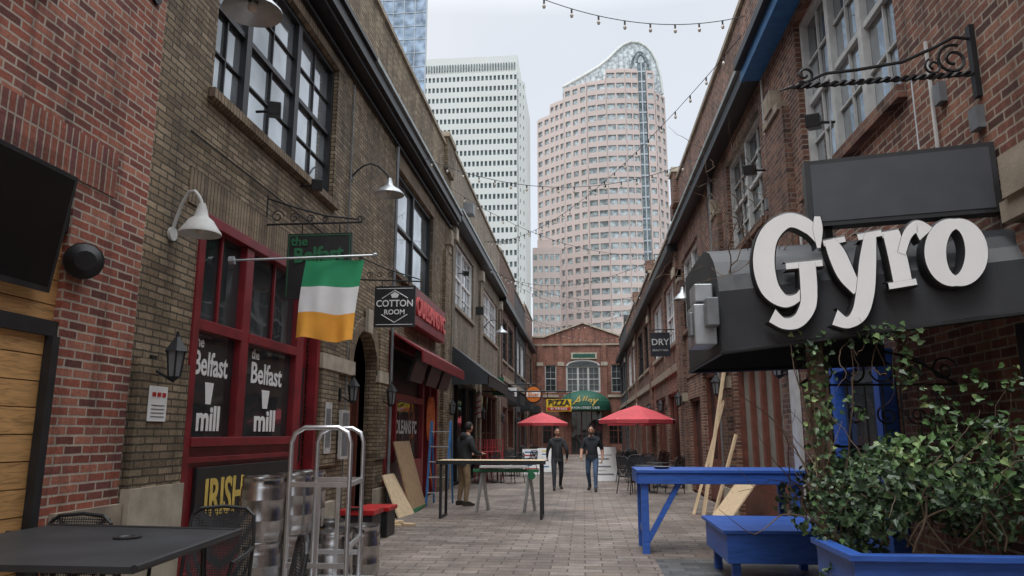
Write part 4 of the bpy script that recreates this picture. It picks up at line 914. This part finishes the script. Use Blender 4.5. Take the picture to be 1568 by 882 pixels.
# ------------------------------------------------------------------ string lights
def string(p,q,sag,nb,name='string_lights'):
    b=B(name); p=Vector(p);q=Vector(q); n=40; f=lambda t:p.lerp(q,t)-Vector((0,0,sag*4*t*(1-t)))
    b.tube([f(i/n) for i in range(n+1)],.008,'iron',4)
    for i in range(1,nb):
        c=f(i/nb); b.tube([c,c-Vector((0,0,.08))],.016,'black',6); b.sph((c.x,c.y,c.z-.12),(.03,.03,.045),'bulb',8)
    b.done()
string((3.0,12.3,8.9),(-4.0,9.2,10.3),1.15,16)
string((3.0,12.6,8.7),(-4.0,30,9.6),1.1,30)
string((3.0,26,7.9),(-4.0,22,9.2),.7,18)
string((3.0,26,7.9),(-4.0,36,9.4),.8,22)
string((3.0,40,8.3),(-4.0,36,9.4),.8,18)
string((3.0,40,8.3),(-4.0,50,9.6),.9,20)
string((3.0,54,8.6),(-4.0,50,9.6),.8,18)
string((3.0,18,8.4),(-4.0,17,8.4),.8,18)
string((3.0,33,7.8),(-4.0,29,8.4),.8,18)
# ------------------------------------------------------------------ people
def person(name,loc,J,mats,rz=0,headyaw=0,hair=True,hairlen=.0,scale=1.0):
    names=list(J.keys()); idx={n:i for i,n in enumerate(names)}
    E=[('pelvis','spine'),('spine','chest'),('chest','neck'),('neck','skull')]
    for s in 'lr': E+=[('chest','sh'+s),('sh'+s,'el'+s),('el'+s,'wr'+s),('wr'+s,'pa'+s),('pelvis','hip'+s),('hip'+s,'kn'+s),('kn'+s,'an'+s),('an'+s,'to'+s)]
    RAD={'pelvis':.155,'spine':.155,'chest':.165,'neck':.066,'skull':.062,'sh':.088,'el':.056,'wr':.034,'pa':.036,'hip':.10,'kn':.07,'an':.05,'to':.042}
    me=bpy.data.meshes.new('tmp'); me.from_pydata([J[n] for n in names],[(idx[a],idx[b_]) for a,b_ in E],[])
    o=bpy.data.objects.new('tmp',me); COL.objects.link(o)
    sk=o.modifiers.new('s','SKIN'); ss=o.modifiers.new('b','SUBSURF'); ss.levels=2
    for n in names:
        k=n if n in RAD else n[:-1]; r=RAD[k]; sv=me.skin_vertices[0].data[idx[n]]; sv.radius=(r,r); sv.use_root=(n=='pelvis')
    bpy.context.view_layer.update(); dg=bpy.context.evaluated_depsgraph_get()
    bme=bpy.data.meshes.new_from_object(o.evaluated_get(dg)); bpy.data.objects.remove(o)
    bme.materials.clear()
    for k in ('skin',mats['top'],mats['bottom'],'shoe'): bme.materials.append(M[k])
    lab={('chest','neck'):1,('neck','skull'):0,('pelvis','spine'):1,('spine','chest'):1}
    for s in 'lr': lab.update({('chest','sh'+s):1,('sh'+s,'el'+s):1,('el'+s,'wr'+s):1 if mats.get('long') else 0,('wr'+s,'pa'+s):0,('pelvis','hip'+s):2,('hip'+s,'kn'+s):2,('kn'+s,'an'+s):2,('an'+s,'to'+s):3})
    for p in bme.polygons:
        c=p.center; best=None
        for e in E:
            a=Vector(J[e[0]]);q=Vector(J[e[1]]);d=q-a;t=max(0,min(1,(c-a).dot(d)/d.length_squared)); ds=(a+d*t-c).length
            if best is None or ds<best[0]: best=(ds,lab[e])
        m=best[1]
        if m in (1,2) and abs(c.x)<.22 and .7<c.z<1.2: m=1 if c.z>mats.get('hem',.9) else 2
        p.material_index=m; p.use_smooth=True
    root=bpy.data.objects.new(name,bme); COL.objects.link(root); root.location=loc; root.rotation_euler[2]=rz; root.scale=(scale,)*3
    hc=Vector(J['skull'])+Vector((0,-.015,.09))
    b=B('head',root)
    i0=len(b.v)
    b.sph((0,0,0),(.078,.098,.122),'skin',16)
    for i in range(i0,len(b.v)):
        x,y,z=b.v[i]
        if z<0: x*=1+.25*z/.12; y=y*(1+.12*z/.12)-.01*(-z/.12)
        b.v[i]=(x,y,z)
    b.hexa([(-.016,-.092,-.03),(.016,-.092,-.03),(.016,-.122,-.028),(-.016,-.122,-.028),(-.008,-.09,.02),(.008,-.09,.02),(.006,-.1,.018),(-.006,-.1,.018)],'skin')
    for s in (-1,1):
        b.sph((s*.03,-.088,.005),(.013,.01,.008),'hair',8); b.sph((s*.08,.005,-.01),(.012,.022,.032),'skin',8); b.box(s*.03-.018,s*.03+.018,-.1,-.092,.022,.029,'hair')
    b.box(-.024,.024,-.097,-.088,-.062,-.052,'lips')
    if hair:
        i1=len(b.v); b.sph((0,.012,.018),(.086,.1,.118),'hair',16)
        for i in range(i1,len(b.v)):
            x,y,z=b.v[i]
            if y<-.01 and z<.07: x*=.9; z=.07+(z-.07)*.02; y=max(y,-.06)
            z=min(z,.128)
            if z<-.05-hairlen: z=-.05-hairlen
            b.v[i]=(x,y,z)
    if mats.get('beard'):
        b.sph((0,-.06,-.095),(.045,.035,.028),'hair',12)
    h=b.done(smooth=True); h.location=hc; h.rotation_euler[2]=headyaw
    b=B('hands',root)
    for s in 'lr':
        w=Vector(J['wr'+s]);p=Vector(J['pa'+s]); d=(p-w).normalized(); side=Vector((0,1,0)); side=(side-d*side.dot(d))
        if side.length<.2: side=Vector((1,0,0))-d*d.x
        side.normalize(); inn=Vector((-1 if s=='l' else 1,0,0))
        for i,l in enumerate((.07,.08,.075,.06)):
            a=p+side*(-.027+.018*i)+d*.01; b.tube([a,a+d*l*.5+inn*.006,a+d*l*.85+inn*.022,a+d*l+inn*.035],[.010,.0095,.009,.007],'skin',6)
        a=p-side*.03-d*.02; b.tube([a,a-side*.022+d*.03,a-side*.024+d*.055],[.012,.011,.008],'skin',6)
    b.done(smooth=True)
    b=B('clothing_details',root); n=Vector(J['neck']); ch=Vector(J['chest'])
    b.lathe((n.x,n.y,n.z-.055),[(.09,0),(.078,.03),(.072,.045)],mats['top'],14)
    # sloping trapezius / yoke of the garment
    i2=len(b.v); b.sph((n.x,n.y+.01,n.z-.075),(.205,.115,.095),mats['top'],16)
    q=Vector(J['pelvis']); hz=mats.get('hem',.9)
    b.lathe((q.x,q.y,hz),[(.178,-.03),(.18,.0),(.165,.06)],mats['top'],16)
    if mats.get('zip'): b.box(n.x-.004,n.x+.004,-.176,-.168,hz,n.z-.14,'gmet')
    for s in 'lr':
        a_=Vector(J['an'+s]); t_=Vector(J['to'+s]); dd=(t_-a_); dd.z=0; dd.normalize()
        hl=a_-dd*.06; tp=a_+dd*.20
        hz_=max(.012,a_.z-.085); tz_=.012 if t_.z<.2 else t_.z-.04
        sd=Vector((-dd.y,dd.x,0))
        c0=Vector((hl.x,hl.y,hz_)); c1=Vector((tp.x,tp.y,tz_))
        b.hexa([c0-sd*.035,c0+sd*.035,c1+sd*.04,c1-sd*.04,c0-sd*.035+Vector((0,0,.09)),c0+sd*.035+Vector((0,0,.09)),c1+sd*.035+Vector((0,0,.045)),c1-sd*.035+Vector((0,0,.045))],'shoe')
    if mats.get('hood'): b.sph((n.x,n.y+.09,n.z-.02),(.13,.08,.09),mats['top'],12)
    b.done(smooth=True)
    return root
def walkpose(ph=1,arm=1):
    J={'pelvis':(0,0,.95),'spine':(0,0,1.13),'chest':(0,.0,1.31),'neck':(0,-.01,1.50),'skull':(0,-.02,1.57)}
    def leg(s,x,fwd):
        if fwd: J.update({'hip'+s:(x,0,.89),'kn'+s:(x*1.15,-.22,.50),'an'+s:(x*1.25,-.30,.09),'to'+s:(x*1.45,-.46,.06)})
        else: J.update({'hip'+s:(x,0,.89),'kn'+s:(x*1.15,.03,.48),'an'+s:(x*1.2,.34,.17),'to'+s:(x*1.25,.25,.05)})
    leg('l',.105,ph>0); leg('r',-.105,ph<0)
    J.update({'shl':(.19,0,1.385),'ell':(.28,.12*arm,1.13),'wrl':(.29,.02*arm,.90),'pal':(.28,-.01*arm,.83)})
    J.update({'shr':(-.19,0,1.385),'elr':(-.28,-.05*arm,1.13),'wrr':(-.28,-.20*arm,.94),'par':(-.27,-.25*arm,.88)})
    return J
person('walking_man',(.24,22.1,.0),walkpose(1,1),{'top':'navy','bottom':'jeans','long':False,'hem':.92,'beard':True},rz=-.15,scale=1.03)
person('walking_man',(-.78,22.5,.0),walkpose(-1,-1),{'top':'coat','bottom':'slack','long':True,'hem':.84,'zip':True},rz=.15,headyaw=.2,scale=1.0)
J={'pelvis':(0,0,.96),'spine':(0,-.02,1.12),'chest':(0,-.05,1.30),'neck':(0,-.08,1.50),'skull':(0,-.11,1.58),
'hipl':(.1,0,.9),'knl':(.13,-.04,.5),'anl':(.15,.02,.09),'tol':(.17,-.13,.045),'hipr':(-.1,0,.9),'knr':(-.13,-.02,.5),'anr':(-.15,.04,.09),'tor':(-.18,-.11,.045),
'shl':(.2,-.04,1.38),'ell':(.27,-.1,1.13),'wrl':(.2,-.32,1.08),'pal':(.18,-.39,1.08),'shr':(-.2,-.04,1.38),'elr':(-.27,-.12,1.13),'wrr':(-.18,-.33,1.10),'par':(-.16,-.4,1.10)}
person('construction_worker',(-2.75,17.3,0),J,{'top':'coat','bottom':'khaki','long':True,'hem':.88,'hood':True},rz=2.3,headyaw=.3,scale=1.05)
# ------------------------------------------------------------------ world, sun, camera
w=bpy.data.worlds.new('World'); S.world=w; w.use_nodes=True; nt=w.node_tree; nt.nodes.clear()
out=N(nt,'ShaderNodeOutputWorld'); sky=N(nt,'ShaderNodeTexSky'); sky.sky_type='NISHITA'; sky.sun_disc=False; sky.sun_elevation=math.radians(62); sky.sun_rotation=math.radians(200)
b1=N(nt,'ShaderNodeBackground'); b1.inputs[1].default_value=.05; nt.links.new(sky.outputs[0],b1.inputs[0])
tc=N(nt,'ShaderNodeTexCoord'); sp=N(nt,'ShaderNodeSeparateXYZ'); nt.links.new(tc.outputs['Generated'],sp.inputs[0])
mr=N(nt,'ShaderNodeMapRange'); mr.inputs[1].default_value=.52; mr.inputs[2].default_value=.95; mr.inputs[3].default_value=.75; mr.inputs[4].default_value=3.5; nt.links.new(sp.outputs[2],mr.inputs[0])
no=N(nt,'ShaderNodeTexNoise'); no.inputs['Scale'].default_value=2.2; no.inputs['Detail'].default_value=5; nt.links.new(tc.outputs['Generated'],no.inputs['Vector'])
r=ramp(nt,[(.35,(.86,.90,.93)),(.65,(1.0,1.0,1.0))]); nt.links.new(no.outputs[0],r.inputs[0])
b2=N(nt,'ShaderNodeBackground'); nt.links.new(r.outputs[0],b2.inputs[0]); nt.links.new(mr.outputs[0],b2.inputs[1])
ad=N(nt,'ShaderNodeAddShader'); nt.links.new(b1.outputs[0],ad.inputs[0]); nt.links.new(b2.outputs[0],ad.inputs[1]); nt.links.new(ad.outputs[0],out.inputs[0])
l=bpy.data.lights.new('sun','SUN'); l.energy=1.3; l.angle=math.radians(30); l.color=(.99,.99,1)
lo=bpy.data.objects.new('sun',l); COL.objects.link(lo); lo.rotation_euler=(math.radians(28),0,math.radians(-20))
cam=bpy.data.cameras.new('camera'); co=bpy.data.objects.new('camera',cam); COL.objects.link(co); S.camera=co
cam.lens=25.99; cam.sensor_width=36; cam.clip_end=5000; cam.clip_start=.05
co.location=(0,0,1.6); co.rotation_euler=(math.radians(90+11.19),0,math.radians(5.40))
